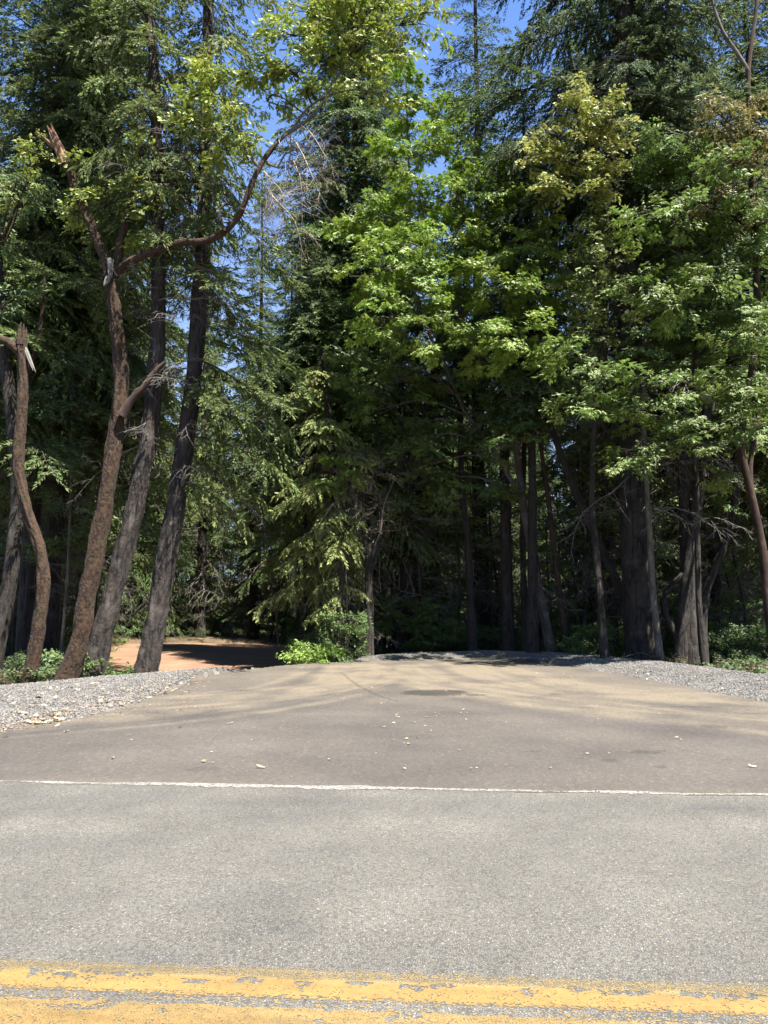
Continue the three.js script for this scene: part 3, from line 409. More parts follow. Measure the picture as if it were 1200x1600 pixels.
broadleaf({ name: 'madrone_tree', label: 'dark mossy trunk at the left edge, leaning behind the bent broken stem', seed: 4, bark: BARK.mossy, furrow: 0.012, geos: OVAL, tint: GREEN.shrub,
  stems: [{ pts: [gp(-8, 17.4), ...path(17.4, [[10, 940], [22, 850], [28, 780], [22, 680], [8, 560], [-5, 400]])], r0: 0.18, r1: 0.13, sides: 16, bark: BARK.dark }, { pts: path(17.4, [[22, 690], [40, 600], [62, 520], [70, 430]]), r0: 0.07, r1: 0.03 }],
  clumps: [[P(30, 300, 17), 1, .6, 1, 7], [P(60, 250, 16.6), .7, .4, .7, 6, GREEN.oak, .8], [P(25, 290, 16.4), .7, .4, .7, 6, GREEN.oak, .8], [P(5, 360, 17), 1, .6, 1, 8], [P(70, 440, 17.6), .8, .6, .8, 6], [P(20, 470, 17.6), .9, .6, .9, 7]], scale: 1 });
{ // mossy oak with the snapped top and the long arching limb
  const d = 16, o = broadleaf({ name: 'oak_tree', label: 'mossy orange-brown oak with snapped top, second from left, its long limb arching right', seed: 5, bark: BARK.mossy, furrow: 0.014, geos: OAKB, tint: GREEN.oak, scale: 0.8,
    stems: [
      { pts: [gp(108, d), ...path(d, [[124, 1000], [138, 920], [158, 820], [175, 720], [186, 640], [189, 580], [182, 510], [176, 455], [172, 425]])], r0: 0.185, r1: 0.13, sides: 30, row: 0.08, flare: 0.35, furrow: 0.03 },
      { pts: path(d, [[172, 436], [158, 388], [142, 350], [120, 300], [108, 262], [100, 246]]), r0: 0.105, r1: 0.095, bark: BARK.mossy, sides: 18, furrow: 0.022, row: 0.09 },
      { pts: path(d, [[178, 432], [190, 372], [204, 322], [216, 272], [222, 230]]), r0: 0.1, r1: 0.05, bark: BARK.mossy },
      { pts: path(d, [[176, 428], [205, 408, 15.8], [246, 391, 15.5], [282, 379, 15.4], [318, 377, 15.3], [350, 363, 15.2], [374, 335, 15.1], [390, 294, 15], [412, 250, 15], [436, 218, 15]]), r0: 0.085, r1: 0.05, sides: 14, furrow: 0.016, row: 0.09 },
      { name: 'twig_branch', pts: path(15, [[430, 226], [452, 206], [478, 190], [506, 158], [528, 118], [546, 92]]), r0: 0.046, r1: 0.012, bark: BARK.pale, sides: 9, furrow: 0.006, row: 0.1 },
      { name: 'twig_branch', pts: path(15, [[412, 250], [432, 262], [446, 240], [470, 232]]), r0: 0.03, r1: 0.01, bark: BARK.pale, sides: 7, furrow: 0.003 },
      { name: 'twig_branch', pts: path(15, [[405, 262], [385, 235], [372, 200], [352, 165], [330, 140]]), r0: 0.035, r1: 0.012, bark: BARK.pale, sides: 8, furrow: 0 },
      { name: 'twig_branch', pts: path(15.1, [[352, 362], [344, 345], [342, 330], [352, 318], [366, 322]]), r0: 0.04, r1: 0.02, sides: 8, furrow: 0 },
      { name: 'twig_branch', pts: path(15, [[458, 200], [480, 170], [512, 150], [560, 140], [600, 150]]), r0: 0.03, r1: 0.01, bark: BARK.pale, sides: 8, furrow: 0 },
      { name: 'broken_branch', pts: path(d - 0.2, [[190, 650], [206, 624], [224, 606], [242, 580], [258, 566]]), r0: 0.10, r1: 0.035, sides: 10, furrow: 0.008, bark: BARK.madrone },
    ],
    clumps: [[330, 120, .5, 6], [318, 100, .35, 4], [350, 160, .55, 7], [312, 205, .45, 5], [392, 112, .5, 6], [372, 195, .45, 5], [432, 102, .4, 5], [470, 68, .5, 6], [502, 40, .5, 6], [548, 22, .6, 7], [520, 92, .45, 5], [572, 52, .5, 6], [610, 30, .6, 7], [650, 32, .6, 6], [672, 12, .5, 5], [622, 78, .5, 5], [560, 120, .45, 5], [478, 142, .4, 4], [600, 150, .4, 4], [590, 0, .7, 8], [520, -20, .7, 7], [630, -30, .8, 8], [345, 235, .4, 5], [420, 150, .5, 6], [455, 110, .5, 6], [500, 130, .5, 6], [540, 60, .6, 7], [400, 215, .35, 4], [300, 150, .5, 6], [360, 110, .5, 6], [480, 20, .6, 8], [440, 50, .5, 6], [560, -10, .7, 8], [210, 300, .5, 5], [225, 240, .5, 5], [205, 355, .4, 4], [130, 300, .35, 4], [112, 330, .3, 3], [118, 250, .2, 2]].map(([x, y, q, n]) => [P(x, y, x < 260 ? d : 15), q, q * 0.6, q, n]) });
  shard(o, P(102, 258, d), P(70, 176, d), 0.13, 0.05, BARK.torn, 7, 'torn_wood');
  shard(o, P(95, 238, d), P(58, 205, d - 0.05), 0.04, 0.03, BARK.torn, 8, 'torn_wood');
  shard(o, P(170, 432, d - .15), P(163, 448, d - .2), 0.06, 0.02, BARK.weathered, 9, 'torn_strip');
  shard(o, P(172, 405, d - .12), P(172, 442, d - .2), 0.08, 0.03, BARK.weathered, 10, 'torn_strip');
  const it = DEAD.map(() => []), r = rngOf(88);
  for (const [x, y, n, L] of [[445, 215, 5, 1.5], [470, 200, 3, 1.2], [420, 270, 4, 1.1], [430, 300, 3, 1.4], [400, 280, 2, 1], [380, 320, 2, 0.9], [455, 250, 2, 1.8]]) for (let i = 0; i < n; i++) it[i % 3].push([place(P(x + 14 * (r() - .5), y + 10 * (r() - .5), 15).sub(o.position), (r() - 0.5) * 2.2, -0.5 - 0.9 * r(), r() * 6, L * (0.6 + 0.6 * r())), new THREE.Color().setRGB(2.3, 2.2, 2.05)]);
  addCrowns(o, it, DEAD, MAT.twig, 'dead_branches');
}
{ // the two leaning firs
  const A = [gp(150, 16.6), ...path(16.6, [[160, 990], [176, 930], [196, 850], [215, 770], [230, 690], [240, 610], [246, 540], [247, 470], [248, 400], [246, 300], [244, 200], [240, 100], [233, 0], [226, -130]])]; A.push(above(A[A.length - 1], 21, -0.2), above(A[A.length - 1], 27, -0.3));
  const len = (u) => lerp(2.6, 0.8, u), right = (r) => (r() < 0.5 ? r() * 6.28 : -0.3 + 1.0 * r());
  const o = conifer({ label: 'dark furrowed fir trunk, third from left, leaning right from a sunlit foot', pts: A, r0: 0.215, from: 9.5, len, n: 85, seed: 11, geos: [...FIR, ...WEEP], dead: 46, deadFrom: 5, deadLen: 1.5, sides: 48, furrow: 0.03, flare: 0.3, row: 0.07, tint: GREEN.fir });
  const B = [gp(230, 17), ...path(17, [[241, 985], [254, 910], [270, 820], [284, 730], [297, 640], [306, 550], [313, 450], [316, 400], [318, 330], [320, 250], [322, 150], [325, 50], [328, -100]])]; B.push(above(B[B.length - 1], 22, 0.1), above(B[B.length - 1], 28, 0.1));
  conifer({ label: 'dark furrowed fir trunk at the left end of the dirt track, fourth from left', pts: B, r0: 0.24, from: 9, len: (u) => lerp(2.6, 0.8, u), n: 75, seed: 12, geos: [...FIR, ...WEEP], dead: 46, deadFrom: 4.5, deadLen: 1.6, sides: 48, furrow: 0.03, flare: 0.3, row: 0.07, tint: GREEN.fir,
    extra: [[7.9, -0.15, 3.0, -0.35, 1], [7.4, 0.1, 2.9, -0.45, 3], [7.0, -0.4, 2.7, -0.3, 0], [6.3, 0.2, 2.6, -0.3, 4], [5.6, -0.1, 2.7, -0.2, 3], [5.2, 0.3, 2.3, -0.35, 4], [8.2, 0.4, 2.6, -0.2, 2], [4.6, 0.1, 2, -0.4, 3], [6.7, -0.7, 2.2, -0.35, 1], [6, 2.6, 1.8, -0.3, 1], [7.2, 3.4, 1.8, -0.3, 0]] });
}
// ---------------------------------------------------------------- conifers that stand out
const straight = (px, d, h, lean = 0, lz = 0) => { const b = gp(px, d), r = rngOf(px * 31 + d * 7), w = () => (r() - 0.5) * 0.22; return [b, V(b.x + lean * 0.3 + w(), h * 0.3, b.z + lz * .3), V(b.x + lean * 0.65 + w(), h * 0.65, b.z + lz * .65), V(b.x + lean, h, b.z + lz)]; };
conifer({ label: 'tall shady conifer hanging soft foliage over the top left corner', pts: straight(48, 20.5, 27, 0.3), r0: 0.26, from: 6.5, len: (u) => lerp(4.6, 1.0, u), n: 210, seed: 21, geos: [...FIR, ...WEEP], bark: BARK.dark, dead: 40, deadLen: 2, tint: [0.098, 0.140, 0.045] });
conifer({ label: 'straight dark conifer trunk between the bent broken stem and the mossy oak', pts: straight(84, 21, 26, 0.5), r0: 0.22, from: 8, len: (u) => lerp(3.4, .8, u), n: 130, seed: 22, geos: [...FIR, ...WEEP], bark: BARK.dark, dead: 40, deadLen: 1.6 });
conifer({ label: 'thin dark conifer trunk leaning right just left of the mossy oak', pts: straight(80, 22.5, 24, 1.6), r0: 0.19, from: 8, len: (u) => lerp(3, .8, u), n: 110, seed: 23, geos: FIR, bark: BARK.dark, dead: 34, deadLen: 1.6 });
conifer({ label: 'light green hemlock with layered drooping boughs right of the dirt track', pts: [gp(522, 22.6), ...path(22.6, [[524, 850], [520, 700], [508, 600], [500, 540]])], r0: 0.14, from: 2.6, len: (u) => lerp(2.3, 0.8, Math.pow(u, 1.3)), n: 50, seed: 31, geos: WEEP, tint: [0.255, 0.30, 0.115], az: (r) => (r() < 0.4 ? 1.6 + 3.4 * r() : r() * 6.28), pitchLow: -0.25, pitchHigh: 0.2, bark: BARK.dark, dead: 40, deadFrom: 0.8, deadLen: 1.6 });
conifer({ label: 'small pale green hemlock in front of the layered one, above the bright shrub', pts: [gp(532, 21.4), ...path(21.4, [[532, 930], [536, 850], [545, 770], [549, 720]])], r0: 0.09, from: 1.5, len: (u) => lerp(1.0, 0.35, u), n: 16, seed: 32, geos: WEEP, tint: [0.24, 0.285, 0.11], pitchLow: -0.3, bark: BARK.dark, dead: 14, deadFrom: 0.5, deadLen: 0.9, az: (r) => (r() < 0.75 ? 2.2 + 2.6 * r() : r() * 6.28) });
conifer({ label: 'slim blue-green conifer pointing up beside the sky gap, right of the dirt track', pts: straight(476, 25, 15.5, -0.1), r0: 0.13, from: 6, len: (u) => lerp(2.1, 0.5, u), n: 150, seed: 33, geos: FIR, tint: GREEN.blue, bark: BARK.dark, dead: 20 });
conifer({ label: 'tall conifer with a dark trunk rising behind the layered hemlock', pts: straight(545, 26.5, 29, 0.1), r0: 0.23, from: 5.5, len: (u) => lerp(3.9, 1.3, u), n: 380, seed: 34, geos: [...FIR, ...WEEP], tint: [0.125, 0.18, 0.065], bark: BARK.dark, dead: 46, deadFrom: 1.5, deadLen: 2.2 });
{ // the big fir on the right
  const pts = [gp(1002, 21.2), ...path(21.2, [[999, 960], [994, 870], [990, 770], [987, 650], [983, 500], [979, 380], [976, 250], [974, 80], [973, -150]])]; pts.push(above(pts[pts.length - 1], 29), above(pts[pts.length - 1], 36));
  conifer({ label: 'massive dark fir trunk standing at the right gravel edge, thickest of all', pts, r0: 0.43, from: 13.2, len: (u) => lerp(5.7, 1.5, u), n: 165, seed: 41, geos: [...FIR, ...WEEP], tint: GREEN.deep, bark: BARK.dark, dead: 44, deadFrom: 4, deadLen: 2.8, sides: 56, furrow: 0.04, flare: 0.35, row: 0.1, pitchLow: -0.2, pitchHigh: 0.2, front: 0.42 });
}
conifer({ label: 'pale grey-green fir crown hanging in the top right corner', pts: straight(1072, 21.6, 25, -0.2), r0: 0.2, from: 12.2, len: (u) => lerp(3.3, 1.2, u), n: 150, seed: 42, geos: [...FIR, ...WEEP], tint: [0.155, 0.205, 0.095], bark: BARK.dark, dead: 26, deadFrom: 3, deadLen: 2, pitchLow: -0.4, front: 0.6 });
conifer({ label: 'slender grey-green fir rising behind the bright maple crown', pts: straight(828, 22.6, 17.2, 0.1), r0: 0.17, from: 7, len: (u) => lerp(2.6, 0.5, u), n: 120, seed: 43, geos: FIR, tint: [0.105, 0.155, 0.075], bark: BARK.dark, dead: 20, deadLen: 1.6 });
conifer({ label: 'tall fir beyond the right edge of the photograph', pts: straight(1400, 22.5, 27, 0), r0: 0.3, from: 6, len: (u) => lerp(4.4, 1, u), n: 150, seed: 45, geos: FIR, bark: BARK.dark });
conifer({ label: 'dark conifer at the right edge behind the orange madrone', pts: straight(1215, 24, 25, 0), r0: 0.25, from: 6, len: (u) => lerp(4, 1, u), n: 170, seed: 44, geos: [...FIR, ...WEEP], tint: GREEN.fir, bark: BARK.dark, dead: 40, deadLen: 2.2 });

// ---------------------------------------------------------------- broadleaf trees in the middle and on the right
broadleaf({ name: 'maple_tree', label: 'bright green maple filling the middle, its pale forked stems showing below', seed: 51, bark: BARK.pale, tint: GREEN.maple, scale: 1.2,
  stems: [
    { pts: [gp(858, 23.2), ...path(23.2, [[846, 940], [832, 870], [818, 790], [808, 710], [800, 640], [780, 600, 22.8], [752, 560, 22.4], [734, 528, 22.2], [715, 490, 22], [690, 430, 22]])], r0: 0.15, r1: 0.05 },
    { pts: path(23.2, [[803, 655], [803, 600], [806, 540], [804, 480], [799, 420], [800, 340], [770, 260]]), r0: 0.09, r1: 0.03 },
    { pts: path(23.2, [[815, 780], [790, 735], [762, 690], [725, 640], [700, 580], [670, 520], [640, 420], [640, 300], [636, 190], [634, 95]]), r0: 0.08, r1: 0.012 },
    { pts: path(23.2, [[808, 700], [835, 640], [858, 560], [868, 470], [872, 400], [860, 330]]), r0: 0.08, r1: 0.025 }],
  clumps: [[635, 100, .35, 4], [648, 150, .4, 5], [630, 190, .45, 6], [672, 170, .5, 6], [705, 205, .8, 9], [668, 225, .7, 8], [612, 245, .6, 6], [745, 250, .8, 9], [655, 310, 1, 14], [602, 335, .9, 12], [708, 300, 1, 14], [762, 295, .9, 12], [818, 290, .9, 11], [855, 318, .7, 8], [560, 350, .7, 7], [640, 380, 1, 15], [700, 378, 1, 15], [760, 362, 1, 14], [822, 368, 1, 13], [872, 385, .8, 9], [585, 425, .9, 11], [645, 450, 1.1, 15], [712, 452, 1, 14], [780, 440, 1, 14], [842, 450, .9, 11], [600, 500, .9, 10], [665, 515, 1, 13], [735, 520, 1, 13], [805, 515, 1, 11], [860, 530, .8, 8]].map(([x, y, q, n], i) => [P(x, y, lerp(22.0, 18.9, clamp((y - 150) / 380)) + (i * 7 % 5) * 0.35), q * 1.08, q * 0.6, q * 1.2, Math.round(n * 1.15)]).concat(
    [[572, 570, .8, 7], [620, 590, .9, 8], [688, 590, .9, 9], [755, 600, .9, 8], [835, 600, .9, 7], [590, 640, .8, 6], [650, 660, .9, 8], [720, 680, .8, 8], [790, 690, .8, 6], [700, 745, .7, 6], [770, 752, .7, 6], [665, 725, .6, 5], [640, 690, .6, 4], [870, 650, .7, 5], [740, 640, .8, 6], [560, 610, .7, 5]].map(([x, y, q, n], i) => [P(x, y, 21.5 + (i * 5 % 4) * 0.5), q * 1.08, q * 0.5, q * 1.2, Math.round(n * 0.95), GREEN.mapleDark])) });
broadleaf({ name: 'maple_tree', label: 'yellowing tree with tan-gold leaves hanging before the massive fir trunk', seed: 52, bark: BARK.dark, geos: [...OAKB, MAPLE[2]], tint: GREEN.yellow, scale: 0.85,
  stems: [{ pts: [gp(940, 20.4), ...path(20.4, [[935, 900], [925, 780], [930, 650], [945, 520], [952, 420], [948, 330], [935, 250], [915, 190]])], r0: 0.1, r1: 0.025 }, { pts: path(20.4, [[947, 330], [985, 262], [1020, 245], [1060, 250], [1095, 290]]), r0: 0.06, r1: 0.02 }],
  clumps: [[905, 140, .45, 8], [895, 170, .45, 8], [935, 168, .5, 9], [955, 200, .5, 9], [912, 210, .5, 9], [872, 240, .45, 8], [850, 225, .4, 6], [905, 255, .5, 9], [948, 250, .5, 9], [835, 258, .4, 6], [868, 282, .45, 7], [930, 300, .5, 8]].map(([x, y, q, n]) => [P(x, y, 19.2), q, q * 0.6, q, n]).concat([[955, 345, .6, 8], [925, 375, .6, 8], [960, 415, .6, 8], [900, 415, .5, 6], [935, 455, .6, 8], [965, 480, .6, 7], [905, 490, .5, 6], [880, 450, .4, 5], [940, 520, .6, 6]].map(([x, y, q, n]) => [P(x, y, 19.6), q, q * 0.6, q, n, [0.20, 0.25, 0.07]])) });
broadleaf({ name: 'maple_tree', label: 'leafy maple with tiered sprays between massive fir and right edge', seed: 53, bark: BARK.dark, tint: [0.150, 0.235, 0.05], geos: [...MAPLE, OVAL[0], OVAL[1]], scale: 1.1,
  stems: [{ pts: [gp(1094, 20.2), ...path(20.2, [[1092, 940], [1090, 850], [1088, 750], [1082, 640], [1090, 520], [1105, 400], [1120, 300], [1130, 200]])], r0: 0.085, r1: 0.02 }, { pts: path(20.2, [[1084, 660], [1040, 600], [1000, 590], [965, 600]]), r0: 0.04, r1: 0.012 }, { pts: path(20.2, [[1090, 560], [1140, 500], [1180, 470]]), r0: 0.04, r1: 0.015 }],
  clumps: [[1035, 225, .6, 7], [1075, 235, .7, 9], [1020, 275, .6, 7], [1060, 285, .7, 9], [1105, 330, .8, 9], [1155, 345, .8, 8], [1030, 345, .7, 8], [1065, 395, .9, 10], [1120, 410, .9, 10], [1175, 410, .9, 10], [1025, 440, .8, 9], [1080, 465, .9, 10], [1140, 475, .9, 9], [1185, 500, .9, 9], [1040, 520, .8, 8], [1100, 535, .8, 8], [1160, 555, .8, 8], [1020, 560, .7, 6]].map(([x, y, q, n], i) => [P(x, y, 19.3 + (i % 4) * 0.4), q, q * 0.5, q * 1.2, Math.round(n * 1.5)]).concat([[905, 560, .7, 7], [930, 600, .7, 7], [900, 640, .6, 5], [1000, 450, .7, 7], [1010, 340, .7, 7], [1060, 330, .7, 7], [1110, 440, .8, 8], [1160, 520, .8, 8], [1050, 480, .7, 7], [1130, 250, .6, 6], [1180, 300, .6, 6], [1080, 700, .5, 4], [1120, 740, .4, 3], [1015, 600, .7, 6], [1065, 605, .7, 6], [1125, 610, .7, 6], [1180, 610, .7, 6], [985, 640, .6, 5], [1030, 655, .7, 5], [1005, 690, .5, 5], [990, 725, .42, 5], [975, 705, .4, 3], [1080, 660, .6, 4], [1145, 660, .6, 5], [1170, 640, .6, 5]].map(([x, y, q, n]) => [P(x, y, 18.2 + ((x * 7 + y) % 5) * 0.35), q, q * 0.42, q, Math.round(n * 1.1), [0.175, 0.255, 0.06]])) });
broadleaf({ name: 'madrone_tree', label: 'tall orange-barked madrone at the right edge with brown withered leaves', seed: 54, bark: BARK.madrone, furrow: 0.003, geos: OAKB, tint: GREEN.brown, scale: 0.8,
  stems: [{ pts: [gp(1208, 19.6), ...path(19.6, [[1200, 950], [1193, 870], [1178, 790], [1166, 740], [1158, 690], [1172, 600], [1184, 500], [1180, 400], [1173, 260], [1170, 110], [1181, 20], [1188, -60]])], r0: 0.115, r1: 0.045 }, { pts: path(19.6, [[1178, 790], [1172, 730], [1188, 640], [1205, 560]]), r0: 0.07, r1: 0.04 }, { pts: path(19.6, [[1170, 112], [1150, 80], [1130, 50], [1114, 5], [1105, -40]]), r0: 0.06, r1: 0.03, bark: BARK.pale }],
  clumps: [[1105, 165, .45, 6], [1125, 190, .5, 7], [1150, 185, .5, 7], [1175, 205, .5, 7], [1130, 230, .5, 7], [1160, 250, .5, 7], [1185, 270, .5, 6], [1115, 270, .4, 5], [1140, 290, .5, 6], [1190, 160, .5, 6], [1095, 320, .4, 4], [1195, 330, .5, 5]].map(([x, y, q, n]) => [P(x, y, 18.9), q, q * 0.6, q, n]) });
broadleaf({ name: 'leaning_tree', label: 'thick dark trunk leaning right deep behind the middle bushes', seed: 55, bark: BARK.dark, tint: GREEN.mapleDark, stems: [{ pts: [gp(630, 25.5), ...path(25.5, [[634, 920], [641, 860], [652, 800], [663, 730], [672, 640], [690, 520]])], r0: 0.28, r1: 0.15, furrow: 0.02, sides: 18 }], clumps: [[640, 560], [700, 520], [740, 560], [680, 600]].map(([x, y]) => [P(x, y, 25), 1.2, .6, 1.2, 10]) });
for (const [label, px, d, pts, r0, r1, bark, seed] of [
  ['slim dark trunk with a slight left lean, right of the middle bushes', 737, 23.8, [[735, 930], [730, 840], [722, 760], [718, 640], [705, 520]], 0.13, 0.06, BARK.dark, 56],
  ['straight dark trunk left of the forked maple stems', 793, 24, [[792, 900], [789, 780], [787, 640], [785, 480]], 0.2, 0.12, BARK.dark, 57],
  ['thin dark upright trunk touching the forked maple stems', 818, 23.8, [[818, 900], [817, 780], [822, 640], [830, 520]], 0.1, 0.06, BARK.dark, 58],
  ['reddish brown stem right of the forked maple stems', 884, 22.9, [[876, 940], [866, 860], [858, 790], [848, 720], [842, 640], [850, 540]], 0.09, 0.05, BARK.madrone, 59],
  ['dark trunk leaning left away from the massive fir', 992, 22.2, [[972, 930], [945, 870], [920, 815], [898, 765], [878, 715], [858, 650], [845, 580]], 0.15, 0.07, BARK.dark, 60],
  ['slim pale grey trunk standing against the right side of the massive fir', 1027, 20.5, [[1021, 930], [1016, 850], [1012, 780], [1008, 720], [1006, 640], [1010, 540]], 0.09, 0.05, BARK.pale, 61],
  ['dark trunk leaning right with a low side limb, right of the massive fir', 1052, 21.4, [[1068, 960], [1078, 880], [1087, 800], [1096, 730], [1104, 650], [1115, 540]], 0.2, 0.12, BARK.dark, 62],
  ['dark curved trunk leaning right before the right edge', 1090, 22.2, [[1100, 940], [1116, 890], [1132, 850], [1143, 810], [1150, 760], [1152, 660]], 0.14, 0.08, BARK.dark, 63],
]) broadleaf({ name: 'forest_tree', label, seed, bark, tint: GREEN.mapleDark, furrow: 0.014, stems: [{ pts: [gp(px, d), ...path(d, pts)], r0, r1 }, ...(seed === 62 ? [{ pts: path(d, [[1058, 1000], [1036, 940], [1052, 912], [1074, 890], [1092, 866]]), r0: 0.09, r1: 0.05 }, { name: 'red_limb', pts: path(d - .2, [[1100, 745], [1092, 700], [1084, 660], [1080, 620]]), r0: 0.075, r1: 0.03, bark: BARK.madrone }] : [])],
  clumps: [[pts[pts.length - 1], 9], [[pts[pts.length - 1][0] + 30, pts[pts.length - 1][1] + 30], 7], [[pts[pts.length - 2][0] - 30, pts[pts.length - 2][1] + 10], 6]].map(([[x, y], n]) => [P(x, y, d - 0.3), 0.9, 0.5, 0.9, n]) });
{ // dead multi-stemmed tree with hanging bark
  const d = 21.8, o = broadleaf({ name: 'dead_tree', label: 'bare grey dead tree with hanging strips of bark beside the small hemlock', seed: 64, bark: BARK.dark, stems: [{ pts: [gp(576, d), ...path(d, [[577, 960], [576, 900], [578, 850]])], r0: 0.13, r1: 0.1 }, { pts: path(d, [[577, 880], [566, 820], [572, 740], [572, 700]]), r0: 0.06, r1: 0.012, bark: BARK.dark }, { pts: path(d, [[578, 880], [594, 830], [600, 790], [616, 750]]), r0: 0.05, r1: 0.012, bark: BARK.pale }, { pts: path(d, [[577, 900], [590, 860], [592, 790], [586, 740]]), r0: 0.05, r1: 0.015, bark: BARK.dark }], clumps: [] });
  const r = rngOf(640), gs = []; for (let i = 0; i < 9; i++) { const x = 562 + 34 * r(), y = 835 + 40 * r(), q = P(x, y, d - 0.25 * r()).sub(o.position), L = 0.3 + 0.8 * r(); gs.push(trunkGeo([q, q.clone().add(V(0.16 * (r() - .5), -L * 0.5, 0.05)), q.clone().add(V(0.4 * (r() - .5), -L, 0))], (t) => lerp(0.022, 0.006, t), { sides: 5, furrow: 0, row: 0.3 })); }
  part('hanging_bark', mergeGeometries(gs), BARK.dark, o, 'stuff');
  const it = DEAD.map(() => []); for (let i = 0; i < 26; i++) it[i % 3].push([place(P(578 + 10 * (r() - .5), 850 - 130 * r(), d).sub(o.position), r() * 6.28, 0.4 - 0.7 * r(), r() * 6, 0.7 + 0.9 * r()), new THREE.Color().setRGB(1.3, 1.2, 1.1)]); addCrowns(o, it, DEAD, MAT.twig, 'dead_branches');
}
broadleaf({ name: 'sapling', label: 'yellow-green sapling with sunlit leaves below the layered hemlock boughs', category: 'sapling', seed: 65, bark: BARK.pale, tint: GREEN.bright, scale: 0.7, stems: [{ pts: [gp(545, 21.6), ...path(21.6, [[540, 880], [535, 790], [530, 720]])], r0: 0.03, r1: 0.01 }], clumps: [[530, 730, .5, 7], [545, 750, .5, 6], [515, 762, .4, 5], [560, 735, .35, 4]].map(([x, y, q, n]) => [P(x, y, 21.2), q, q * .5, q, n]) });
broadleaf({ name: 'sapling', label: 'small bright maple sapling in front of the dark wood beside the dirt track', category: 'sapling', seed: 66, bark: BARK.pale, tint: GREEN.bright, scale: 0.7, stems: [{ pts: [gp(440, 27), ...path(27, [[430, 950], [420, 880], [410, 820]])], r0: 0.03, r1: 0.01 }], clumps: [[410, 830, .5, 6], [418, 880, .5, 6], [405, 870, .4, 5], [400, 800, .4, 4]].map(([x, y, q, n]) => [P(x, y, 26.5), q, q * .5, q, n]) });
broadleaf({ name: 'sapling', label: 'sunlit broadleaf sapling between the dark trunks and the mossy oak', category: 'sapling', seed: 67, bark: BARK.pale, tint: [0.10, 0.165, 0.06], geos: OVAL, scale: 0.9, stems: [{ pts: [gp(100, 18.6), ...path(18.6, [[105, 900], [110, 780], [112, 660], [115, 590]])], r0: 0.04, r1: 0.012 }], clumps: [[118, 575, .6, 8], [105, 610, .6, 8], [130, 640, .6, 7], [100, 660, .6, 8], [120, 700, .6, 7], [90, 720, .5, 5], [135, 590, .4, 4], [60, 640, .5, 5], [110, 790, .5, 5]].map(([x, y, q, n]) => [P(x, y, 18.3), q, q * .5, q, n]) });

for (const [label, px, d, pts, cl, seed] of [
  ['tall leafy understorey tree with small lit leaves behind the mossy oak', 148, 20.5, [[152, 900], [170, 700], [200, 500]], [[210, 500], [200, 560], [225, 620], [205, 690], [215, 760], [190, 830], [230, 860], [270, 640], [275, 760], [265, 850]], 68],
  ['leafy understorey tree behind the bent broken stem', 40, 19.5, [[45, 900], [60, 700], [70, 520]], [[70, 520], [40, 480], [90, 570], [60, 640], [85, 730], [40, 780], [70, 850], [100, 860], [15, 620], [20, 700]], 69],
  ['leafy understorey tree between the sky gap and the layered hemlock', 392, 40, [[392, 900], [390, 750], [390, 620]], [[390, 610], [370, 660], [410, 690], [360, 740], [400, 790], [350, 830], [380, 880], [340, 680]], 70],
]) broadleaf({ name: 'understorey_tree', label, seed, bark: BARK.dark, geos: OVAL, tint: [0.14, 0.21, 0.06], scale: 0.9, stems: [{ pts: [gp(px, d), ...path(d, pts)], r0: 0.06, r1: 0.015 }], clumps: cl.map(([x, y]) => [P(x, y, d - 0.3), .04 * d, .0225 * d, .04 * d, 13]) });

{
  const r = rngOf(7171), spots = [[300, 41], [350, 42], [425, 41], [595, 25], [615, 28], [655, 24.5], [690, 27], [712, 25], [752, 26], [772, 29], [838, 25.5], [905, 24.5], [925, 27], [950, 25], [1035, 24], [1068, 26], [1112, 24.5], [1140, 26.5], [1165, 24], [150, 24], [28, 22.5], [120, 26]];
  let first = null;
  for (const [px, d] of spots) {
    let o = first; const at = gp(px, d);
    if (!first) { first = o = thing('thin_tree', '', 'tree', at, ''); part('trunk', trunkGeo([V(0, 0, 0), V(0.2, 2.5, 0.1), V(0.1, 5, 0), V(0.5, 8.5, 0)], (t) => lerp(0.055, 0.015, t), { sides: 8, row: 0.4, furrow: 0.004 }), BARK.dark, o); const it = DEAD.map(() => []), gr = [[], []]; for (let i = 0; i < 26; i++) it[i % 3].push([place(V(0.15, 1 + 6.5 * r(), 0.05), r() * 6.28, 0.5 - r(), r() * 6, 0.7 + 1.1 * r()), undefined]); addCrowns(o, it, DEAD, MAT.twig, 'dead_branches'); for (let i = 0; i < 22; i++) gr[i % 2].push([place(V(0.2, 2.5 + 6 * r(), 0.05), r() * 6.28, 0.3 - 0.6 * r(), r() - .5, 0.7 + 0.6 * r()), tintOf([0.15, 0.22, 0.06], r)]); addCrowns(o, gr, OVAL, MAT.leaf); }
    else { o = first.clone(); o.name = numbered('thin_tree'); scene.add(o); o.position.copy(at); }
    o.rotation.set(0, r() * 6.28, 0); o.rotateZ((r() - 0.5) * 0.35); o.scale.setScalar(0.8 + 0.5 * r());
    const w = px < 200 ? 'behind the left trunks' : px < 450 ? 'beyond the orange dirt track' : px < 800 ? 'between dead tree and forked maple' : px < 1000 ? 'left of the massive fir trunk' : 'between the massive fir and the right edge';
    tag(o, 'thin bare leaning pole tree in the shade ' + w, 'tree', 'thin pole trees ' + w);
  }
}
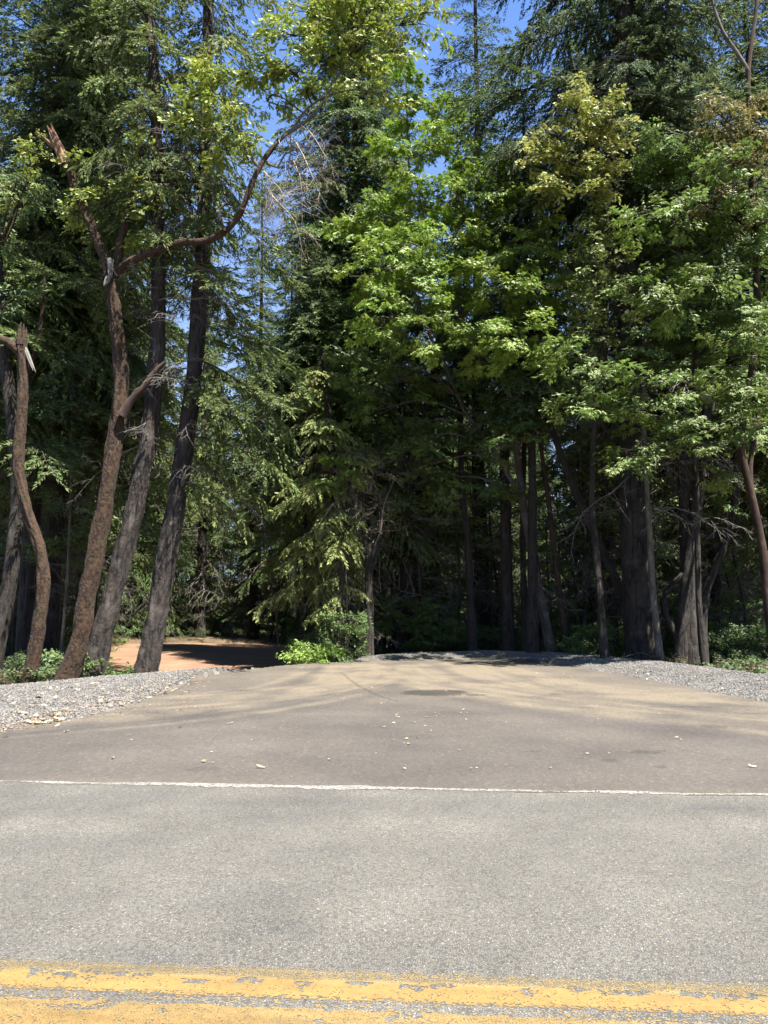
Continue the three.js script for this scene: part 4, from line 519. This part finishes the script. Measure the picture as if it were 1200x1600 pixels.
// ---------------------------------------------------------------- shrubs along the edge of the wood
function shrub(label, px, d, w, h, n, tint, seed, geos = OVAL, group) {
  const b = gp(px, d), r = rngOf(seed * 31 + 5), o = thing('shrub', label, 'shrub', b, group), gs = [], lists = geos.map(() => []);
  for (let i = 0; i < 7; i++) { const e = V((r() - 0.5) * w, h * (0.6 + 0.4 * r()), (r() - 0.5) * w * 0.7); gs.push(trunkGeo([V((r() - .5) * .2, -0.05, (r() - .5) * .2), e.clone().multiplyScalar(0.5).add(rv(r, 0.08)), e], (t) => lerp(0.014, 0.004, t), { sides: 5, furrow: 0, row: 0.2 })); }
  part('stems', mergeGeometries(gs), BARK.dark, o);
  for (let i = 0; i < n; i++) { const a = r() * 6.28, q = Math.sqrt(r()), y = h * (0.1 + 0.85 * Math.pow(r(), 0.8)), k = Math.sqrt(Math.max(0.05, 1 - (y / h) ** 2)); const s = 0.4 + 0.35 * r(); lists[Math.floor(r() * geos.length)].push([place(V(Math.cos(a) * q * w * 0.5 * k, y, Math.sin(a) * q * w * 0.35 * k), -a + r() - .5, 0.1 + 0.6 * r(), r() - 0.5, s), tintOf(tint, r)]); }
  addCrowns(o, lists, geos, MAT.leaf, 'foliage'); return o;
}
for (const a of [
  ['low bright green shrub in the sun at the edge of pull-out and dirt track', 500, 20.8, 1.4, 0.6, 60, GREEN.bright, 1],
  ['leafy green bush behind the low bright shrub', 482, 22.4, 1.3, 1.0, 50, GREEN.shrub, 2],
  ['small rounded bush between the bright shrub and the dead tree', 540, 21.2, 1.1, 1.5, 60, GREEN.shrub, 3],
  ['broad dark bush right of the dead tree', 632, 24.4, 2.2, 1.9, 120, GREEN.mapleDark, 4, MAPLE],
  ['low dark bush at the gravel edge, right of the broad dark bush', 690, 24.6, 1.8, 1.1, 70, GREEN.mapleDark, 5],
  ['shrub with pale leaves at the foot of the mossy oak', 88, 17.2, 1.1, 0.9, 45, [0.09, 0.14, 0.05], 6],
  ['tangled shrub between the oak foot and the third trunk', 135, 16.6, 0.8, 0.7, 30, GREEN.shrub, 7],
  ['dim shrub at the lower left edge behind the gravel bank', 18, 17.4, 1.4, 0.8, 50, [0.07, 0.12, 0.035], 8],
  ['small shrub between the two leaning fir feet', 182, 17.0, 0.5, 0.4, 16, GREEN.shrub, 9],
  ['dark bush at the lower right corner of the wood', 1175, 22.4, 2.0, 1.3, 70, [0.08, 0.14, 0.04], 10],
  ['dim bush between the curved trunk and the right edge bush', 1125, 23, 1.5, 1.0, 50, [0.08, 0.14, 0.04], 11],
  ['shady shrub left of the massive fir foot', 935, 22.3, 2.0, 1.0, 70, GREEN.mapleDark, 12],
  ['sparse shrub between the forked maple stems and the slim dark trunk', 765, 25, 1.6, 0.8, 50, GREEN.shrub, 13],
  ['tall dim bush behind the left end of the dirt track', 330, 41, 5, 3, 150, GREEN.mapleDark, 14, MAPLE],
  ['tall bush at the far right end of the dirt track', 462, 38, 3, 2.4, 110, GREEN.mapleDark, 15, MAPLE],
  ['dim bush far behind the two leaning firs', 205, 41, 5, 3.2, 150, GREEN.shrub, 16],
]) shrub(...a);
for (const [px, d, w] of [[860, 26, 'in the shade behind the reddish brown stem'], [930, 29, 'in the shade left of the massive fir trunk'], [1040, 27, 'just right of the massive fir trunk'], [1110, 25, 'behind the curved trunk near the right edge'], [700, 30, 'left of the slim dark trunk'], [760, 34, 'far back between slim trunk and straight trunk'], [820, 31, 'behind the forked maple stems'], [880, 36, 'far behind the reddish brown stem'], [1000, 33, 'hidden deep behind the massive fir trunk'], [1080, 36, 'far behind the trunk with the low side limb'], [1160, 30, 'deep behind the right edge bushes'], [600, 31, 'behind the dead tree'], [40, 24, 'behind the bent broken stem'], [-10, 28, 'at the left edge of the wood'], [120, 27, 'behind the mossy oak foot'], [60, 34, 'far behind the straight conifer trunk at left'], [560, 36, 'far behind the dead tree'], [500, 38, 'far behind the layered hemlock']]) shrub('dim bush ' + w, px, d, 3, 2.2, 90, px % 3 ? GREEN.shrub : GREEN.mapleDark, px + d, px % 2 ? MAPLE : OVAL, 'understorey bushes in the wood');

// ---------------------------------------------------------------- the wood behind
{
  const proto = (label, group, h, from, L, n, tint, seed, dead, geos = FIR) => conifer({ name: 'forest_conifer', label, group, pts: [V(0, 0, 0), V(0.15, h * .3, 0), V(-0.1, h * .65, 0.1), V(0, h, 0)], r0: 0.011 * h, from, len: (u) => lerp(L, L * 0.22, u), n, tint, seed, dead, deadFrom: 1.2, deadLen: 2.2, geos, bark: BARK.dark, sides: 10, row: 0.8 });
  const where = (px) => [[120, 'behind the bent broken stem'], [250, 'behind the oak and leaning firs'], [400, 'beyond the orange dirt track'], [560, 'behind the layered hemlock'], [790, 'behind the bright middle maple'], [950, 'behind the yellowing tree'], [1080, 'behind the massive fir trunk'], [9999, 'behind the right edge madrone']].find(([a]) => px < a)[1];
  const deep = (d) => (d < 38 ? 'just inside the wood' : d < 62 ? 'deeper in the wood' : 'far back in the wood');
  const tall = ['tall dark green conifer', 'tall low-branched green conifer', 'tall bluish green conifer', 'young drooping conifer', 'young bushy fir'];
  const naming = (k, px, d) => [`${tall[k]} ${deep(d)} ${where(px)}`, `${tall[k].replace(/conifer$/, 'conifers').replace(/fir$/, 'firs')} ${deep(d)} ${where(px)}`], left = ['', ''], young = left;
  const kinds = [proto(...left, 24, 7, 3.2, 95, GREEN.fir, 201, 60, [...FIR, WEEP[0]]), proto(...left, 22, 4, 3.0, 100, [0.095, 0.145, 0.048], 202, 40, [...FIR, WEEP[1]]), proto(...left, 26, 9, 3.6, 95, GREEN.blue, 203, 70), proto(...young, 8, 0.8, 1.9, 80, [0.10, 0.155, 0.055], 204, 10, WEEP), proto(...young, 5.5, 0.5, 1.5, 60, [0.11, 0.165, 0.06], 205, 6, FIR)];
  const used = kinds.map(() => false), r = rngOf(2024), spots = [];
  const put = (k, px, d, s) => { const lab = naming(k, px, d); const x = (px - 600) / FOCAL * d, z = -d; if (inDirt(x, z) || inPoly(dirtPoly.map((p) => V(p.x * 1.02, 0, p.z - 0.8)), x, z)) return; const o = used[k] ? kinds[k].clone() : kinds[k]; if (used[k]) { o.name = numbered('forest_conifer'); scene.add(o); } used[k] = true; o.position.copy(onGround(x, z, 0.1)); o.rotation.y = r() * 6.28; o.scale.set(s, s * (0.92 + 0.16 * r()), s); o.userData = { label: lab[0], category: 'conifer', group: lab[1] }; };
  const gap = (px) => (px > 405 && px < 432) || (px > 868 && px < 905) || (px > 262 && px < 292);
  for (const [d0, d1, n] of [[25, 31, 17], [31, 38, 20], [38, 48, 24], [48, 62, 28], [62, 80, 30], [80, 105, 34]]) for (let i = 0; i < n; i++) {
    const px = -180 + 1560 * (i + r()) / n, d = lerp(d0, d1, r()), k = Math.floor(r() * 3); let s = 0.8 + 0.35 * r();
    if (gap(px) && d < 60) continue; if (gap(px)) s *= 0.45;
    const notch = px > 600 && px < 735; if (notch) s = Math.min(s, (d * 0.45 + 1) / 26);
    put(k, px, d, s);
  }
  for (let i = 0; i < 84; i++) { const d = 25 + 40 * ((i * 0.618) % 1), px = -100 + 1400 * (i + r()) / 84; put(3 + (i % 2), px, d, (0.7 + 0.6 * r()) * (d > 42 ? 1.3 : 1)); }
  // ferns, seedlings and brambles that cover the forest floor
  const it = OVAL.map(() => []); for (let i = 0; i < 5200; i++) { const d = 15 + 40 * Math.pow(r(), 1.4), px = -100 + 1400 * r(), x = (px - 600) / FOCAL * d; if (d < crestD(x) + 2.2 || inDirt(x, -d) || inDirt(x, -d - 1.5) || inDirt(x, -d - 3)) continue; it[i % 2].push([place(onGround(x, -d, -0.05 - 0.25 * r()), r() * 6.28, 0.2 + 0.5 * r(), r() - .5, 0.35 + 0.5 * r()), tintOf(r() < 0.3 ? [0.14, 0.11, 0.06] : [0.085, 0.14, 0.04], r, 0.4)]); }
  const g = new THREE.Group(); g.name = 'undergrowth'; scene.add(g); tag(g, 'low dim undergrowth covering the forest floor', 'undergrowth', null, 'stuff'); addCrowns(g, it, OVAL, MAT.leaf, 'leaves');
}
for (const [label, px, py, L, turn, k] of [['pale forked stick lying at the foot of the fourth trunk', 222, 1041, 1.1, 0.5, 0], ['grey fallen branch on the gravel rim right of the bright shrub', 610, 1024, 1.3, 2.9, 1], ['dead branch lying on the gravel by the massive fir foot', 945, 1030, 1.5, 0.2, 2], ['thin twig lying on the right gravel bank near the right edge', 1120, 1052, 0.8, 2.6, 0]]) {
  const q = G(px, py, 0.14), o = part('fallen_branch', DEAD[k], MAT.twig, scene); o.name = numbered('fallen_branch'); o.position.set(q.x, groundH(q.x, q.z) + 0.06, q.z); o.rotation.set(0.3, turn, 0.12); o.scale.set(L, L * 0.7, L); tag(o, label, 'branch');
}
// ---------------------------------------------------------------- fallen leaves
{
  const mk = (seed, kind) => { const r = rngOf(seed), n = 9, p = [V(0, 0.012, 0)], f = [], m = new Leaves(), curl = 0.08 + 0.22 * r(); const pts = []; for (let i = 0; i < n; i++) { const a = i / n * 6.2832, q = (kind ? (i % 2 ? 0.9 : 0.45) : Math.abs(Math.cos(a)) * 0.55 + 0.42) * (0.85 + 0.3 * r()); pts.push(V(Math.cos(a) * q, curl * q * q * (0.4 + r()) + 0.02, Math.sin(a) * q * (kind ? 0.9 : 0.6))); } for (let i = 0; i < n; i++) m.tri(p[0], pts[(i + 1) % n], pts[i], [1, 1, 1]); return m.build(); };
  const geos = [mk(1, 0), mk(2, 1), mk(3, 0), mk(4, 1)], cols = [[0.34, 0.27, 0.17], [0.28, 0.20, 0.115], [0.38, 0.33, 0.24], [0.20, 0.13, 0.075]].map((c) => new THREE.MeshPhysicalMaterial({ color: new THREE.Color().setRGB(...c), roughness: 0.8, transmission: 0.25, thickness: 0, side: THREE.DoubleSide }));
  const r = rngOf(909); let k = 0;
  const put = (px, py, size, label, group) => { const p = G(px, py, 0.01), h = inApron(p.x, p.z) ? 0.022 : groundH(p.x, p.z) + 0.03, q = G(px, py, h), o = new THREE.Mesh(geos[k % 4], cols[(k * 7 + (k >> 2)) % 4]); k++; o.name = numbered('fallen_leaf'); o.castShadow = o.receiveShadow = true; o.position.copy(q); o.rotation.set((r() - .5) * .5, r() * 6.28, (r() - .5) * .5); o.scale.setScalar(size / 2); scene.add(o); tag(o, label, 'leaf', group); };
  put(408, 1198, 0.10, 'dry tan leaf on the pull-out nearest to the white edge line'); put(319, 1189, 0.09, 'pale dry leaf left of the tan leaf near the white edge line'); put(176, 1184, 0.08, 'leftmost pale leaf lying alone on the lower pull-out'); put(281, 1136, 0.10, 'dry leaf on the left of the pull-out between gravel and middle'); put(360, 1130, 0.09, 'dry leaf on the pull-out straight below the fourth trunk'); put(104, 1143, 0.12, 'long pale leaf where the left gravel meets the asphalt'); put(8, 1151, 0.10, 'pale leaf at the left edge of the photograph on the asphalt'); put(1057, 1152, 0.07, 'small dark dry leaf on the right of the pull-out'); put(1175, 1197, 0.08, 'pale leaf on the lower right asphalt near the edge');
  put(1008, 1045, 0.14, 'orange-red dead leaf on the right gravel bank below the massive fir'); scene.children[scene.children.length - 1].material = new THREE.MeshStandardMaterial({ color: new THREE.Color().setRGB(0.28, 0.085, 0.03), roughness: 0.9 });
  const many = (n, f, s0, s1, label, group) => { for (let i = 0; i < n; i++) { const [x, y] = f(); put(x, y, lerp(s0, s1, r()), label, group); } };
  const gA = ['pale dry leaf scattered on the grey gravel bank at the left', 'leaves on the left gravel bank'], gB = ['small pale dry scrap of leaf on the middle of the pull-out', 'leaf scraps on the pull-out'], gC = ['small pale leaf on the gravel bank at the right', 'leaves on the right gravel bank'];
  many(80, () => { const t = Math.pow(r(), 0.8), x = 10 + 300 * r(); return [x, lerp(1072 - x * 0.06, 1142 - x * 0.2, t)]; }, 0.06, 0.14, ...gA);
  { const it = [], rr = rngOf(911); for (let i = 0; i < 1700; i++) { const edge = rr() < 0.6, t = rr(), px = edge ? lerp(-20, 330, t) : 10 + 320 * rr(), py = edge ? lerp(1140, 1052, Math.pow(t, 1.25)) + 11 * (rr() + rr() - 1) : 1140 - 70 * rr() - px * 0.1, q = G(px, py, 0.02); if (inDirt(q.x, q.z) || -q.z > crestD(q.x) + 0.3) continue; q.y = groundH(q.x, q.z) + 0.022; const s = 0.007 + 0.015 * rr() * rr() + 0.004, c = [[0.25, 0.20, 0.14], [0.20, 0.145, 0.095], [0.15, 0.10, 0.065]][Math.floor(rr() * 3)], k = 0.7 + 0.6 * rr(); it.push([place(q, rr() * 6.28, 0.6 * (rr() - .5), rr() - .5, s * (1 + rr()), s, s), new THREE.Color().setRGB(c[0] * k, c[1] * k, c[2] * k)]); }
    tag(instanced('leaf_litter', geos[0], new THREE.MeshStandardMaterial({ roughness: 1, side: THREE.DoubleSide }), it, scene), 'fine tan leaf litter along the left gravel edge', 'leaf litter', null, 'stuff'); }
  gA[0] = 'pale dry leaf where the left gravel bank meets the asphalt'; gA[1] = 'leaves at the lower edge of the left gravel bank';
  many(26, () => [35 + 60 * r(), 1118 + 16 * r()], 0.08, 0.18, ...gA);
  many(24, () => [600 + 130 * r(), 1108 + 55 * r()], 0.03, 0.08, ...gB);
  many(50, () => [200 + 900 * r(), 1062 + 140 * r()], 0.025, 0.06, ...gB);
  many(18, () => { const x = 800 + 380 * r(); return [x, 1040 + (x - 800) * 0.1 + 10 * r()]; }, 0.04, 0.08, ...gC);
}
renderer.render(scene, camera);
